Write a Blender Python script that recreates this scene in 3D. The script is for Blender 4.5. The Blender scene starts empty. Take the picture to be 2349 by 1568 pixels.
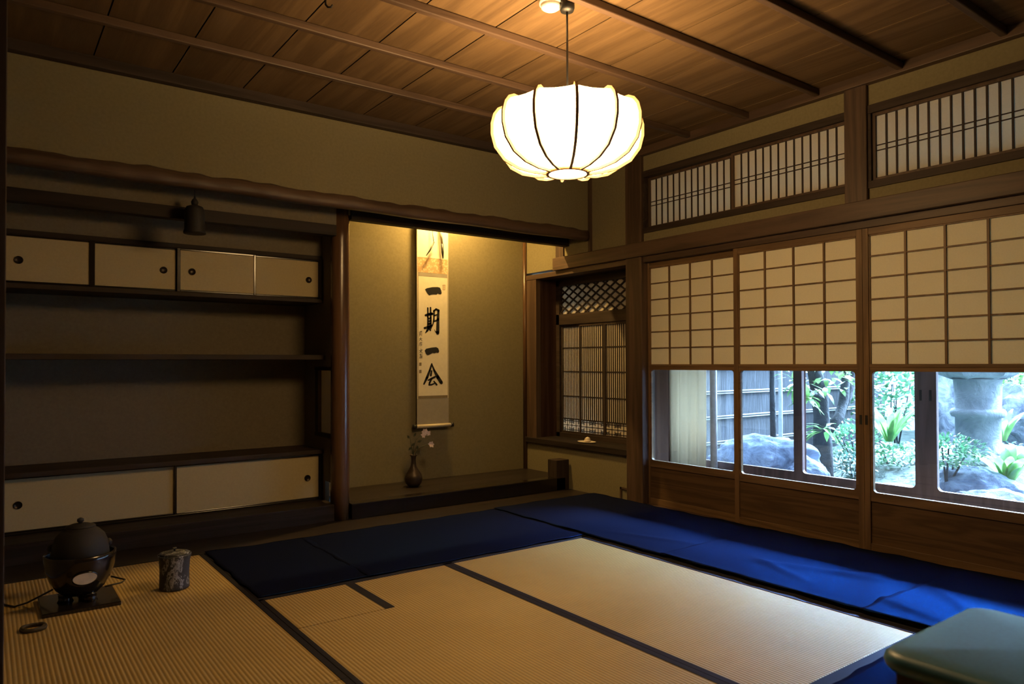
import bpy, bmesh, math, random
from mathutils import Vector, Matrix, noise as mnoise

# ------------------------------------------------------------------ camera, world, exposure
S = bpy.context.scene
COL = S.collection
def _axes(yaw, pit, roll):
    cy, sy = math.cos(yaw), math.sin(yaw)
    f = Vector((sy, cy, 0)); r = Vector((cy, -sy, 0)); u = Vector((0, 0, 1))
    cp, sp = math.cos(pit), math.sin(pit)
    f2 = cp*f + sp*u; u2 = -sp*f + cp*u
    cr, sr = math.cos(roll), math.sin(roll)
    return cr*r + sr*u2, -sr*r + cr*u2, f2
FPX = 1644.69
CR, CU, CF = _axes(0.634243, 0.0136890, -0.00336208)
EYE = Vector((0, 0, 1.05))
cam = bpy.data.cameras.new('camera')
cam_o = bpy.data.objects.new('camera', cam); COL.objects.link(cam_o)
cam.sensor_width = 36.0; cam.lens = FPX/2349*36.0
cam.shift_x = 2.9068/2349; cam.shift_y = 26.6009/2349
cam.clip_start = 0.02; cam.clip_end = 200
cam_o.matrix_world = Matrix(((CR.x, CU.x, -CF.x, EYE.x), (CR.y, CU.y, -CF.y, EYE.y), (CR.z, CU.z, -CF.z, EYE.z), (0, 0, 0, 1)))
cam.dof.use_dof = True; cam.dof.focus_distance = 4.3; cam.dof.aperture_fstop = 3.2
S.camera = cam_o
S.view_settings.view_transform = 'Standard'
S.view_settings.look = 'None'
S.view_settings.gamma = 1.0
S.view_settings.use_curve_mapping = False
S.view_settings.exposure = 0.0
try:
    S.cycles.use_denoising = True
    S.cycles.max_bounces = 8
    S.cycles.diffuse_bounces = 5
    S.cycles.transparent_max_bounces = 16
    S.cycles.sample_clamp_indirect = 6.0
except Exception:
    pass

SKY_HORIZON, SKY_BASE, SKY_GLOW = 8.0, 5.0, 400.0
world = bpy.data.worlds.new('overcast_sky'); S.world = world
world.use_nodes = True
wn = world.node_tree.nodes; wn.clear()
w_out = wn.new('ShaderNodeOutputWorld'); w_bg = wn.new('ShaderNodeBackground')
# pale overcast sky, brightest low over the garden where the sun sits behind the cloud
def _wl(a, b): world.node_tree.links.new(a, b)
w_tc = wn.new('ShaderNodeTexCoord'); w_sep = wn.new('ShaderNodeSeparateXYZ'); _wl(w_tc.outputs['Generated'], w_sep.inputs[0])
def _smooth(src, a, b, lo, hi):
    m = wn.new('ShaderNodeMapRange'); m.interpolation_type = 'SMOOTHSTEP'
    m.inputs['From Min'].default_value = a; m.inputs['From Max'].default_value = b
    m.inputs['To Min'].default_value = lo; m.inputs['To Max'].default_value = hi
    _wl(src, m.inputs['Value']); return m.outputs[0]
w_lift = _smooth(w_sep.outputs['Z'], 0.34, 0.54, 0.0, 1.0)       # dark tree line below, open sky above
w_side = _smooth(w_sep.outputs['X'], 0.45, 0.85, SKY_BASE, SKY_GLOW)
w_mul = wn.new('ShaderNodeMath'); w_mul.operation = 'MULTIPLY_ADD'; w_mul.inputs[2].default_value = SKY_HORIZON
_wl(w_lift, w_mul.inputs[0]); _wl(w_side, w_mul.inputs[1]); w_map = w_mul
w_bg.inputs['Color'].default_value = (0.48, 0.72, 1.0, 1)
_wl(w_map.outputs[0], w_bg.inputs['Strength'])
_wl(w_bg.outputs[0], w_out.inputs[0])

LAMP_COL = (1.0, 0.62, 0.255)
LAMP_STRENGTH = 30.0
LAMP_POS = Vector((2.035, 2.345, 0))

def at(px, py, D):                      # pixel of the 2349 x 1568 photograph at camera depth D -> world point
    d = (px-1171.593)/FPX*CR - (py-810.601)/FPX*CU + CF
    return EYE + d*D

# ------------------------------------------------------------------ materials
def _mat(name):
    m = bpy.data.materials.new(name); m.use_nodes = True
    nt = m.node_tree; nt.nodes.clear()
    out = nt.nodes.new('ShaderNodeOutputMaterial')
    return m, nt, out
def _pr(nt, out):
    p = nt.nodes.new('ShaderNodeBsdfPrincipled'); nt.links.new(p.outputs[0], out.inputs[0]); return p
def _coord(nt, scale, rot=(0, 0, 0)):
    tc = nt.nodes.new('ShaderNodeNewGeometry'); mp = nt.nodes.new('ShaderNodeMapping')
    mp.inputs['Scale'].default_value = scale; mp.inputs['Rotation'].default_value = rot
    nt.links.new(tc.outputs['Position'], mp.inputs['Vector']); return mp.outputs[0]
def _ramp(nt, fac, stops):
    r = nt.nodes.new('ShaderNodeValToRGB')
    e = r.color_ramp.elements
    while len(e) < len(stops): e.new(0.5)
    for i, (p, c) in enumerate(stops):
        e[i].position = p; e[i].color = (*c, 1)
    nt.links.new(fac, r.inputs[0]); return r.outputs[0]
def _noise(nt, vec, scale, detail=4, rough=0.55, dist=0.0):
    n = nt.nodes.new('ShaderNodeTexNoise'); n.inputs['Scale'].default_value = scale
    n.inputs['Detail'].default_value = detail; n.inputs['Roughness'].default_value = rough
    n.inputs['Distortion'].default_value = dist
    if vec is not None: nt.links.new(vec, n.inputs['Vector'])
    return n.outputs['Fac']
def _bump(nt, h, p, strength=0.3, dist=0.002):
    b = nt.nodes.new('ShaderNodeBump'); b.inputs['Strength'].default_value = strength; b.inputs['Distance'].default_value = dist
    nt.links.new(h, b.inputs['Height']); nt.links.new(b.outputs[0], p.inputs['Normal'])
def plain(name, col, rough=0.6, metal=0.0, spec=0.5, bump=0.0, bscale=200, var=0.12):
    m, nt, out = _mat(name); p = _pr(nt, out)
    v = _coord(nt, (1, 1, 1)); n = _noise(nt, v, bscale*0.15, 5)
    c = _ramp(nt, n, [(0.3, tuple(x*(1-var) for x in col)), (0.7, tuple(min(1, x*(1+var)) for x in col))])
    nt.links.new(c, p.inputs['Base Color'])
    p.inputs['Roughness'].default_value = rough; p.inputs['Metallic'].default_value = metal
    p.inputs['Specular IOR Level'].default_value = spec
    if bump: _bump(nt, _noise(nt, v, bscale, 4), p, bump)
    return m
def wood(name, dark, light, axis='y', rough=0.5, ring=26.0, spec=0.5, knots=False):
    m, nt, out = _mat(name); p = _pr(nt, out)
    k = 0.06
    sc = {'x': (k, 1, 1), 'y': (1, k, 1), 'z': (1, 1, k)}[axis]
    v = _coord(nt, sc)
    big = _noise(nt, v, 9.0, 3, 0.5, 0.6)
    fine = _noise(nt, v, 160.0, 4, 0.6)
    mul = nt.nodes.new('ShaderNodeMath'); mul.operation = 'MULTIPLY'; mul.inputs[1].default_value = ring
    nt.links.new(big, mul.inputs[0])
    sn = nt.nodes.new('ShaderNodeMath'); sn.operation = 'SINE'; nt.links.new(mul.outputs[0], sn.inputs[0])
    ma = nt.nodes.new('ShaderNodeMath'); ma.operation = 'MULTIPLY_ADD'; ma.inputs[1].default_value = 0.22; ma.inputs[2].default_value = 0.28
    nt.links.new(sn.outputs[0], ma.inputs[0])
    ad = nt.nodes.new('ShaderNodeMath'); ad.operation = 'MULTIPLY_ADD'; ad.inputs[1].default_value = 0.5
    nt.links.new(fine, ad.inputs[0]); nt.links.new(ma.outputs[0], ad.inputs[2])
    c = _ramp(nt, ad.outputs[0], [(0.2, dark), (0.85, light)])
    nt.links.new(c, p.inputs['Base Color'])
    p.inputs['Roughness'].default_value = rough; p.inputs['Specular IOR Level'].default_value = spec
    _bump(nt, fine, p, 0.15, 0.001)
    return m
def paper(name, col, trans=0.25):
    m, nt, out = _mat(name)
    v = _coord(nt, (1, 1, 1)); n = _noise(nt, v, 120, 6, 0.7)
    c = _ramp(nt, n, [(0.3, tuple(x*0.93 for x in col)), (0.7, col)])
    d = nt.nodes.new('ShaderNodeBsdfDiffuse'); t = nt.nodes.new('ShaderNodeBsdfTranslucent')
    nt.links.new(c, d.inputs[0]); nt.links.new(c, t.inputs[0])
    mx = nt.nodes.new('ShaderNodeMixShader'); mx.inputs[0].default_value = trans
    nt.links.new(d.outputs[0], mx.inputs[1]); nt.links.new(t.outputs[0], mx.inputs[2]); nt.links.new(mx.outputs[0], out.inputs[0])
    return m
def tatami(name, col, spec=0.5, rough=0.45):
    m, nt, out = _mat(name); p = _pr(nt, out)
    g = nt.nodes.new('ShaderNodeNewGeometry'); s = nt.nodes.new('ShaderNodeSeparateXYZ'); nt.links.new(g.outputs['Position'], s.inputs[0])
    a = nt.nodes.new('ShaderNodeMath'); a.operation = 'MULTIPLY'; a.inputs[1].default_value = 2*math.pi/0.0148
    nt.links.new(s.outputs[0], a.inputs[0])
    b = nt.nodes.new('ShaderNodeMath'); b.operation = 'SINE'; nt.links.new(a.outputs[0], b.inputs[0])
    ab = nt.nodes.new('ShaderNodeMath'); ab.operation = 'MULTIPLY_ADD'; ab.inputs[1].default_value = 0.5; ab.inputs[2].default_value = 0.5
    nt.links.new(b.outputs[0], ab.inputs[0])
    v = _coord(nt, (12, 1, 1)); v2 = _coord(nt, (4, 260, 1))
    rush = _noise(nt, v2, 1.0, 3)
    blot = _noise(nt, _coord(nt, (1, 1, 1)), 2.2, 4)
    c1 = _ramp(nt, blot, [(0.3, tuple(x*0.9 for x in col)), (0.7, tuple(x*1.06 for x in col))])
    c2 = _ramp(nt, rush, [(0.25, (0.82, 0.82, 0.80)), (0.75, (1, 1, 1))])
    c3 = _ramp(nt, ab.outputs[0], [(0.05, (0.58, 0.55, 0.50)), (0.5, (1, 1, 1))])  # shade in the grooves between ridges, painted into the colour
    m1 = nt.nodes.new('ShaderNodeMixRGB'); m1.blend_type = 'MULTIPLY'; m1.inputs[0].default_value = 1
    nt.links.new(c1, m1.inputs[1]); nt.links.new(c2, m1.inputs[2])
    m2 = nt.nodes.new('ShaderNodeMixRGB'); m2.blend_type = 'MULTIPLY'; m2.inputs[0].default_value = 1
    nt.links.new(m1.outputs[0], m2.inputs[1]); nt.links.new(c3, m2.inputs[2])
    nt.links.new(m2.outputs[0], p.inputs['Base Color'])
    p.inputs['Roughness'].default_value = rough; p.inputs['Specular IOR Level'].default_value = spec
    _bump(nt, ab.outputs[0], p, 0.7, 0.0020)
    return m
def cloth_mat(name, col, sheen_col, rough=0.6, fac=0.0):
    m, nt, out = _mat(name)
    n = _noise(nt, _coord(nt, (1, 1, 1)), 900, 2)
    c = _ramp(nt, n, [(0.3, tuple(x*0.8 for x in col)), (0.7, tuple(x*1.2 for x in col))])
    d = nt.nodes.new('ShaderNodeBsdfDiffuse'); nt.links.new(c, d.inputs[0])
    g = nt.nodes.new('ShaderNodeBsdfGlossy'); g.inputs['Color'].default_value = (*sheen_col, 1); g.inputs['Roughness'].default_value = rough
    mx = nt.nodes.new('ShaderNodeMixShader'); mx.inputs[0].default_value = fac
    nt.links.new(d.outputs[0], mx.inputs[1]); nt.links.new(g.outputs[0], mx.inputs[2]); nt.links.new(mx.outputs[0], out.inputs[0])
    return m
def emit(name, col, strength):
    m, nt, out = _mat(name); e = nt.nodes.new('ShaderNodeEmission')
    e.inputs[0].default_value = (*col, 1); e.inputs[1].default_value = strength
    nt.links.new(e.outputs[0], out.inputs[0]); return m
def glass(name, tint=(0.96, 0.98, 1.0)):
    m, nt, out = _mat(name)
    t = nt.nodes.new('ShaderNodeBsdfTransparent'); t.inputs[0].default_value = (*tint, 1)
    g = nt.nodes.new('ShaderNodeBsdfGlossy'); g.inputs['Roughness'].default_value = 0.02
    f = nt.nodes.new('ShaderNodeFresnel'); f.inputs[0].default_value = 1.45
    mx = nt.nodes.new('ShaderNodeMixShader'); nt.links.new(f.outputs[0], mx.inputs[0])
    nt.links.new(t.outputs[0], mx.inputs[1]); nt.links.new(g.outputs[0], mx.inputs[2]); nt.links.new(mx.outputs[0], out.inputs[0])
    return m
def rock_mat(name, a, b):
    m, nt, out = _mat(name); p = _pr(nt, out)
    v = _coord(nt, (1, 1, 1)); n = _noise(nt, v, 7, 8, 0.65, 0.5)
    c = _ramp(nt, n, [(0.3, a), (0.68, b)]); nt.links.new(c, p.inputs['Base Color'])
    p.inputs['Roughness'].default_value = 0.85; _bump(nt, n, p, 0.9, 0.05); return m
def leaf_mat(name, a, b):
    m, nt, out = _mat(name)
    v = _coord(nt, (1, 1, 1)); n = _noise(nt, v, 9, 3)
    c = _ramp(nt, n, [(0.3, a), (0.7, b)])
    p = nt.nodes.new('ShaderNodeBsdfPrincipled'); nt.links.new(c, p.inputs['Base Color']); p.inputs['Roughness'].default_value = 0.35
    t = nt.nodes.new('ShaderNodeBsdfTranslucent'); nt.links.new(c, t.inputs[0])
    mx = nt.nodes.new('ShaderNodeMixShader'); mx.inputs[0].default_value = 0.35
    nt.links.new(p.outputs[0], mx.inputs[1]); nt.links.new(t.outputs[0], mx.inputs[2]); nt.links.new(mx.outputs[0], out.inputs[0])
    return m

M = {}
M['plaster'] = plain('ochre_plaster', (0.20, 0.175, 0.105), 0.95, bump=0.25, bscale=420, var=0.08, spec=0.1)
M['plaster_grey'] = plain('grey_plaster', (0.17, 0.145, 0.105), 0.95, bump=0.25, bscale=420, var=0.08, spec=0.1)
for ax in 'xyz':
    M['wood_'+ax] = wood('stained_cedar_'+ax, (0.048, 0.029, 0.020), (0.100, 0.063, 0.043), ax, 0.5, spec=0.35)
    M['dark_'+ax] = wood('dark_cedar_'+ax, (0.022, 0.015, 0.012), (0.048, 0.033, 0.027), ax, 0.6, spec=0.25)
    M['lac_'+ax] = wood('smoked_wood_'+ax, (0.013, 0.009, 0.008), (0.028, 0.020, 0.017), ax, 0.62, spec=0.2)
    M['shoji_'+ax] = wood('shoji_cedar_'+ax, (0.10, 0.06, 0.030), (0.19, 0.115, 0.058), ax, 0.5, spec=0.3)
M['ceil'] = wood('ceiling_cedar', (0.085, 0.052, 0.026), (0.145, 0.092, 0.046), 'y', 0.7, ring=20, spec=0.15)
M['board'] = wood('polished_floor_board', (0.011, 0.008, 0.0075), (0.026, 0.019, 0.017), 'x', 0.4, spec=0.35)
M['pillar'] = wood('polished_log', (0.060, 0.030, 0.016), (0.12, 0.062, 0.030), 'z', 0.25, ring=14, spec=0.5)
M['wainscot'] = wood('wainscot_cedar', (0.065, 0.036, 0.017), (0.125, 0.074, 0.036), 'y', 0.55, ring=46, spec=0.25)
M['lacquer'] = plain('black_lacquer', (0.012, 0.009, 0.008), 0.18, spec=0.6)
M['door_paper'] = plain('cabinet_paper', (0.44, 0.37, 0.22), 0.9, bump=0.1, bscale=600, var=0.04, spec=0.1)
M['iron'] = plain('cast_iron', (0.011, 0.009, 0.010), 0.7, 0.0, bump=0.4, bscale=250)
M['hikite'] = plain('dark_bronze', (0.03, 0.022, 0.016), 0.35, 0.7)
M['shoji_paper'] = paper('shoji_paper', (0.82, 0.74, 0.54), 0.20)
M['ranma_paper'] = paper('transom_paper', (0.84, 0.80, 0.70), 0.5)
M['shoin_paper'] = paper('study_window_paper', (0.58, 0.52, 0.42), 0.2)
M['tatami'] = tatami('rush_matting', (0.55, 0.385, 0.15), 0.7, 0.36)
M['border'] = cloth_mat('black_mat_border', (0.018, 0.015, 0.018), (0.22, 0.25, 0.36), 0.5, 0.16)
M['cloth'] = cloth_mat('indigo_cloth', (0.0075, 0.0080, 0.019), (0.0, 0.048, 0.24), 0.44, 0.12)
M['glass'] = glass('window_glass')
M['rib'] = wood('lantern_rib', (0.32, 0.20, 0.10), (0.52, 0.34, 0.18), 'z', 0.5)
M['shade'] = emit('lit_lantern_paper', LAMP_COL, LAMP_STRENGTH)
M['black'] = plain('black_plastic', (0.012, 0.012, 0.013), 0.4)
M['white'] = plain('white_plastic', (0.75, 0.72, 0.66), 0.4)
M['leather'] = plain('teal_leather', (0.025, 0.150, 0.250), 0.42, bump=0.10, bscale=700, spec=1.0)
M['chair_wood'] = wood('chair_wood', (0.020, 0.012, 0.010), (0.05, 0.032, 0.026), 'x', 0.45)
M['scroll_silk'] = plain('scroll_silk', (0.50, 0.44, 0.33), 0.85, bump=0.1, bscale=500, var=0.05)
M['scroll_paper'] = plain('scroll_paper', (0.80, 0.74, 0.58), 0.9, var=0.04)
M['scroll_grey'] = plain('scroll_grey_silk', (0.33, 0.30, 0.25), 0.9, var=0.06)
M['ink'] = plain('black_ink', (0.008, 0.008, 0.008), 0.7)
M['seal_red'] = plain('faded_seal', (0.50, 0.33, 0.20), 0.8)
M['seal_grey'] = plain('grey_seal', (0.22, 0.18, 0.12), 0.8)
M['curtain'] = paper('cream_curtain', (0.82, 0.74, 0.60), 0.30)
M['rock_blue'] = rock_mat('blue_grey_rock', (0.035, 0.05, 0.09), (0.26, 0.32, 0.43))
M['rock_pale'] = rock_mat('pale_rock', (0.05, 0.06, 0.09), (0.32, 0.34, 0.42))
M['granite'] = rock_mat('lantern_granite', (0.13, 0.15, 0.18), (0.27, 0.29, 0.32))
M['bark'] = rock_mat('tree_bark', (0.012, 0.014, 0.018), (0.045, 0.048, 0.055))
M['pole'] = plain('weathered_pole', (0.62, 0.62, 0.64), 0.7)
M['bamboo'] = plain('dry_bamboo', (0.22, 0.22, 0.22), 0.5)
M['bush'] = leaf_mat('shrub_leaf', (0.025, 0.10, 0.045), (0.11, 0.25, 0.12))
M['leaf_light'] = leaf_mat('light_leaf', (0.07, 0.20, 0.055), (0.22, 0.38, 0.12))
M['leaf_dark'] = leaf_mat('dark_leaf', (0.015, 0.06, 0.045), (0.08, 0.16, 0.12))
M['soil'] = rock_mat('mossy_soil', (0.03, 0.05, 0.045), (0.15, 0.19, 0.16))
M['petal'] = plain('white_petal', (0.75, 0.62, 0.60), 0.6)
M['stem'] = plain('flower_stem', (0.05, 0.06, 0.03), 0.6)
M['vase'] = plain('dark_bronze_vase', (0.05, 0.035, 0.026), 0.4, 0.4)
M['ceramic'] = plain('white_ceramic', (0.72, 0.64, 0.54), 0.5)
M['tube_light'] = emit('alcove_lamp_glow', (1.0, 0.60, 0.17), 2300.0)
M['amber'] = plain('beige_heater_plate', (0.72, 0.62, 0.47), 0.5)
M['rush'] = plain('dark_rush_ring', (0.055, 0.042, 0.022), 0.8)
M['bay'] = wood('matt_red_cedar', (0.040, 0.020, 0.014), (0.080, 0.043, 0.030), 'z', 0.9, spec=0.06)
M['outer'] = wood('outer_door_wood', (0.07, 0.040, 0.042), (0.14, 0.085, 0.085), 'z', 0.45)

# bark fence: vertical streaks
def fence_mat():
    m, nt, out = _mat('bark_fence'); p = _pr(nt, out)
    v = _coord(nt, (14, 14, 0.9)); n = _noise(nt, v, 4.0, 6, 0.7)
    c = _ramp(nt, n, [(0.36, (0.010, 0.011, 0.015)), (0.60, (0.045, 0.048, 0.058)), (0.80, (0.20, 0.20, 0.22))])
    nt.links.new(c, p.inputs['Base Color']); p.inputs['Roughness'].default_value = 0.9; _bump(nt, n, p, 0.8, 0.02); return m
M['fence'] = fence_mat()
def jar_mat():
    m, nt, out = _mat('brushed_stoneware'); p = _pr(nt, out)
    v = _coord(nt, (1, 1, 0.55), (0.2, 0.5, 0.4)); n = _noise(nt, v, 16, 7, 0.72, 2.2)
    n2 = _noise(nt, _coord(nt, (1, 1, 1)), 260, 3)
    c = _ramp(nt, n, [(0.53, (0.040, 0.042, 0.048)), (0.56, (0.34, 0.35, 0.37)), (0.60, (0.36, 0.37, 0.38)), (0.63, (0.055, 0.057, 0.064))])
    c2 = _ramp(nt, n2, [(0.3, (0.6, 0.6, 0.6)), (0.7, (1, 1, 1))])
    mm = nt.nodes.new('ShaderNodeMixRGB'); mm.blend_type = 'MULTIPLY'; mm.inputs[0].default_value = 1
    nt.links.new(c, mm.inputs[1]); nt.links.new(c2, mm.inputs[2]); nt.links.new(mm.outputs[0], p.inputs['Base Color'])
    p.inputs['Roughness'].default_value = 0.6; return m
M['jar'] = jar_mat()
def brocade_mat():
    m, nt, out = _mat('gold_brocade'); p = _pr(nt, out)
    w = nt.nodes.new('ShaderNodeTexVoronoi'); w.inputs['Scale'].default_value = 55; nt.links.new(_coord(nt, (1, 1, 1)), w.inputs['Vector'])
    c = _ramp(nt, w.outputs['Distance'], [(0.2, (0.70, 0.55, 0.36)), (0.6, (0.50, 0.34, 0.18))]); nt.links.new(c, p.inputs['Base Color']); p.inputs['Roughness'].default_value = 0.7
    return m
M['brocade'] = brocade_mat()

# ------------------------------------------------------------------ mesh helpers
def origin(o):
    v = Vector((0, 0, 0))
    while o is not None: v = v + o.location; o = o.parent
    return v
def tag(o, label=None, cat=None, group=None, kind=None):
    if label: o['label'] = label
    if cat: o['category'] = cat
    if group: o['group'] = group
    if kind: o['kind'] = kind
    return o
def empty(name, loc, label, cat, group=None, kind=None):
    o = bpy.data.objects.new(name, None); COL.objects.link(o); o.location = loc; o.empty_display_size = 0.05
    return tag(o, label, cat, group, kind)
class MB:
    def __init__(s): s.v = []; s.f = []; s.sm = []
    def add(s, vs, fs, smooth=False):
        b = len(s.v); s.v += [tuple(x) for x in vs]
        for f in fs: s.f.append(tuple(i+b for i in f)); s.sm.append(smooth)
        return s
    def box(s, x0, x1, y0, y1, z0, z1):
        v = [(x0,y0,z0),(x1,y0,z0),(x1,y1,z0),(x0,y1,z0),(x0,y0,z1),(x1,y0,z1),(x1,y1,z1),(x0,y1,z1)]
        return s.add(v, [(0,3,2,1),(4,5,6,7),(0,1,5,4),(1,2,6,5),(2,3,7,6),(3,0,4,7)])
    def lathe(s, prof, c, n=32, cap0=True, cap1=True, smooth=True):
        vs = []; fs = []
        for r, z in prof:
            for i in range(n):
                a = 2*math.pi*i/n; vs.append((c[0]+r*math.cos(a), c[1]+r*math.sin(a), c[2]+z))
        for k in range(len(prof)-1):
            for i in range(n):
                j = (i+1) % n; fs.append((k*n+i, k*n+j, (k+1)*n+j, (k+1)*n+i))
        if cap0: fs.append(tuple(reversed(range(n))))
        if cap1: fs.append(tuple((len(prof)-1)*n+i for i in range(n)))
        return s.add(vs, fs, smooth)
    def tube(s, pts, rad, n=8, caps=True, smooth=True):
        pts = [Vector(p) for p in pts]; m = len(pts)
        rad = rad if isinstance(rad, (list, tuple)) else [rad]*m
        vs = []; fs = []; prev = None
        for i, p in enumerate(pts):
            t = (pts[min(i+1, m-1)]-pts[max(i-1, 0)]).normalized()
            if prev is None:
                u = t.cross(Vector((0, 0, 1)));
                if u.length < 1e-3: u = Vector((1, 0, 0))
            else: u = prev - t*prev.dot(t)
            u.normalize(); prev = u; w = t.cross(u)
            for k in range(n):
                a = 2*math.pi*k/n; vs.append(p+rad[i]*(math.cos(a)*u+math.sin(a)*w))
        for i in range(m-1):
            for k in range(n):
                j = (k+1) % n; fs.append((i*n+k, i*n+j, (i+1)*n+j, (i+1)*n+k))
        if caps: fs.append(tuple(reversed(range(n)))); fs.append(tuple((m-1)*n+k for k in range(n)))
        return s.add(vs, fs, smooth)
    def prism(s, poly, d):              # planar polygon (3d points) extruded along d
        n = len(poly); d = Vector(d); a = [Vector(p) for p in poly]; b = [p+d for p in a]
        fs = [tuple(range(n)), tuple(reversed(range(n, 2*n)))] + [(i, i+n, (i+1) % n+n, (i+1) % n) for i in range(n)]
        return s.add(a+b, fs)
    def ring_panel(s, y0, y1, z0, z1, x0, x1, hy0, hy1, hz0, hz1, r, n=6):    # board in the y-z plane with a round-cornered hole
        inner = []
        for cy, cz, a0 in ((hy1-r, hz1-r, 0), (hy0+r, hz1-r, 90), (hy0+r, hz0+r, 180), (hy1-r, hz0+r, 270)):
            for k in range(n+1):
                a = math.radians(a0+90*k/n); inner.append((cy+r*math.cos(a), cz+r*math.sin(a)))
        outer = []
        cyc, czc = (hy0+hy1)/2, (hz0+hz1)/2
        corners = [(y1, z1), (y0, z1), (y0, z0), (y1, z0)]
        for i, (a, b) in enumerate(inner):
            outer.append(corners[i//(n+1)])
        N = len(inner); vs = []
        for x in (x0, x1):
            vs += [(x, a, b) for a, b in inner] + [(x, a, b) for a, b in outer]
        fs = []
        for i in range(N):
            j = (i+1) % N
            if outer[i] == outer[j]: fs.append((i, j, N+i)); fs.append((2*N+j, 2*N+i, 3*N+i))
            else: fs.append((i, j, N+j, N+i)); fs.append((2*N+j, 2*N+i, 3*N+i, 3*N+j))
            fs.append((j, i, 2*N+i, 2*N+j))
        return s.add(vs, fs)
    def build(s, name, mat, parent=None, bevel=0.0, segs=2, loc=None):
        me = bpy.data.meshes.new(name)
        o = bpy.data.objects.new(name, me); COL.objects.link(o)
        if parent is not None: o.parent = parent; off = origin(parent)
        else:
            off = Vector(loc) if loc is not None else Vector((0, 0, 0)); o.location = off
        me.from_pydata([(x-off.x, y-off.y, z-off.z) for x, y, z in s.v], [], s.f)
        me.polygons.foreach_set('use_smooth', s.sm)
        bm = bmesh.new(); bm.from_mesh(me); bmesh.ops.recalc_face_normals(bm, faces=bm.faces); bm.to_mesh(me); bm.free()
        me.materials.append(M[mat] if isinstance(mat, str) else mat)
        if bevel:
            b = o.modifiers.new('bevel', 'BEVEL'); b.width = bevel; b.segments = segs; b.limit_method = 'ANGLE'; b.angle_limit = math.radians(40)
        return o
def box(name, mat, dims, parent=None, bevel=0.002, **k): return MB().box(*dims).build(name, mat, parent, bevel, **k)
def structure(o, label, cat): return tag(o, label, cat, kind='structure')
def sm_noise(x, y, s=1.0):
    return (math.sin(x*3.1*s+1.3)+math.sin(y*4.3*s+x*2.1*s+.7)+math.sin(x*7.7*s-y*5.9*s+2.1)*.5)/2.5

# ------------------------------------------------------------------ the shell
structure(box('floor', 'dark_y', (-1.7, 4.06, -1.7, 5.2, -0.14, -0.055)), 'dark floor under the straw mats', 'floor')
mb = MB(); n = 0
rnd = random.Random(4)
x = 0.449-0.374*6; k = 0
while x < 3.95:                                     # lapped cedar boards running away from the viewer
    x1 = min(x+0.374, 3.99); z = 2.640
    a, b = x+.0035, x1-.0035
    v = [(a, -1.7, z), (b, -1.7, z), (b, 4.30, z), (a, 4.30, z),
         (a, -1.7, z+.003), (b, -1.7, z+.003), (b, 4.30, z+.003), (a, 4.30, z+.003)]
    mb.add(v, [(0,3,2,1),(4,5,6,7),(0,1,5,4),(1,2,6,5),(2,3,7,6),(3,0,4,7)])
    x = x1
ceil = structure(mb.build('ceiling', 'ceil'), 'lapped cedar board ceiling above the room', 'ceiling')
structure(MB().box(-1.7, 3.99, -1.7, 4.30, 2.655, 2.67).build('ceiling_backing', 'ink'), 'black sheet above the ceiling boards standing in for shade in the joints', 'ceiling')  # black sheet added so the open joints read as shaded
n = 0
for y in (3.71, 3.235, 2.765, 2.29, 1.82, 1.34, .865, .39, -.085, -.56, -1.04):
    if y < 1.0 and n > 8: break
    structure(MB().box(-1.7, 3.93, y-.017, y+.017, 2.600, 2.638).build('trim_%d' % (n+1), 'wood_x', None, 0.005),
              ['ceiling batten closest to the wall above the alcoves', 'second ceiling batten out from the alcove wall', 'ceiling batten just behind the hanging lantern cord',
               'ceiling batten just in front of the hanging lantern cord', 'fifth ceiling batten out from the alcove wall', 'ceiling batten at the top right corner of the photo'][min(n, 5)], 'ceiling batten')
    n += 1
    if n > 5: break
structure(MB().box(-1.7, 3.91, 4.225, 4.28, 2.585, 2.65).build('trim_7', 'dark_x', None, .004), 'dark wooden cornice along the top of the wall above the alcoves', 'cornice')
structure(MB().box(3.905, 3.96, -1.7, 4.24, 2.585, 2.65).build('trim_8', 'wood_y', None, .004), 'dark wooden cornice above the transom windows', 'cornice')
# wall above the alcoves (front plane y = 4.27) and alcove shell
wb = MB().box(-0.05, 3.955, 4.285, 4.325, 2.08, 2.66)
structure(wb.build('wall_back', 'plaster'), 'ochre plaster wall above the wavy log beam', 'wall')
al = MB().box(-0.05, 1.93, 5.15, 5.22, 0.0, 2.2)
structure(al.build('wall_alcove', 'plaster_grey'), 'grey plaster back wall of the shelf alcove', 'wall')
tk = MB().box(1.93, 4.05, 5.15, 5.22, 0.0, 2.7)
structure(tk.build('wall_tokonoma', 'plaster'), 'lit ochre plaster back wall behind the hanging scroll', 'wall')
# divider between alcoves with two openings
dv = MB()
X0, X1 = 1.905, 1.935
dv.box(X0, X1, 4.60, 5.16, 1.005, 2.62); dv.box(X0, X1, 4.90, 5.16, 0.10, 1.005); dv.box(X0, X1, 4.60, 4.63, 0.10, 1.005)
dv.box(X0, X1, 4.63, 4.90, 0.245, 0.57); dv.box(X0, X1, 4.76, 4.90, 0.10, 0.245)
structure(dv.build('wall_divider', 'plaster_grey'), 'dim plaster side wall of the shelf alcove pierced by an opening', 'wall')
fr = MB().box(1.895, 1.907, 4.60, 4.93, .545, .572).box(1.895, 1.907, 4.60, 4.93, 1.005, 1.03).box(1.895, 1.907, 4.895, 4.92, .572, 1.005)
ww = structure(MB().box(1.936, 1.938, 4.625, 4.905, .565, 1.01).build('window_9', 'shoin_paper'), 'paper sheet added to dim the opening in the side wall of the shelf alcove', 'window')  # added sheet, dims the lit wall seen through the opening
structure(fr.build('trim_9', 'lac_y', None, .002), 'dark frame around the opening in the alcove side wall', 'window frame')
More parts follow.
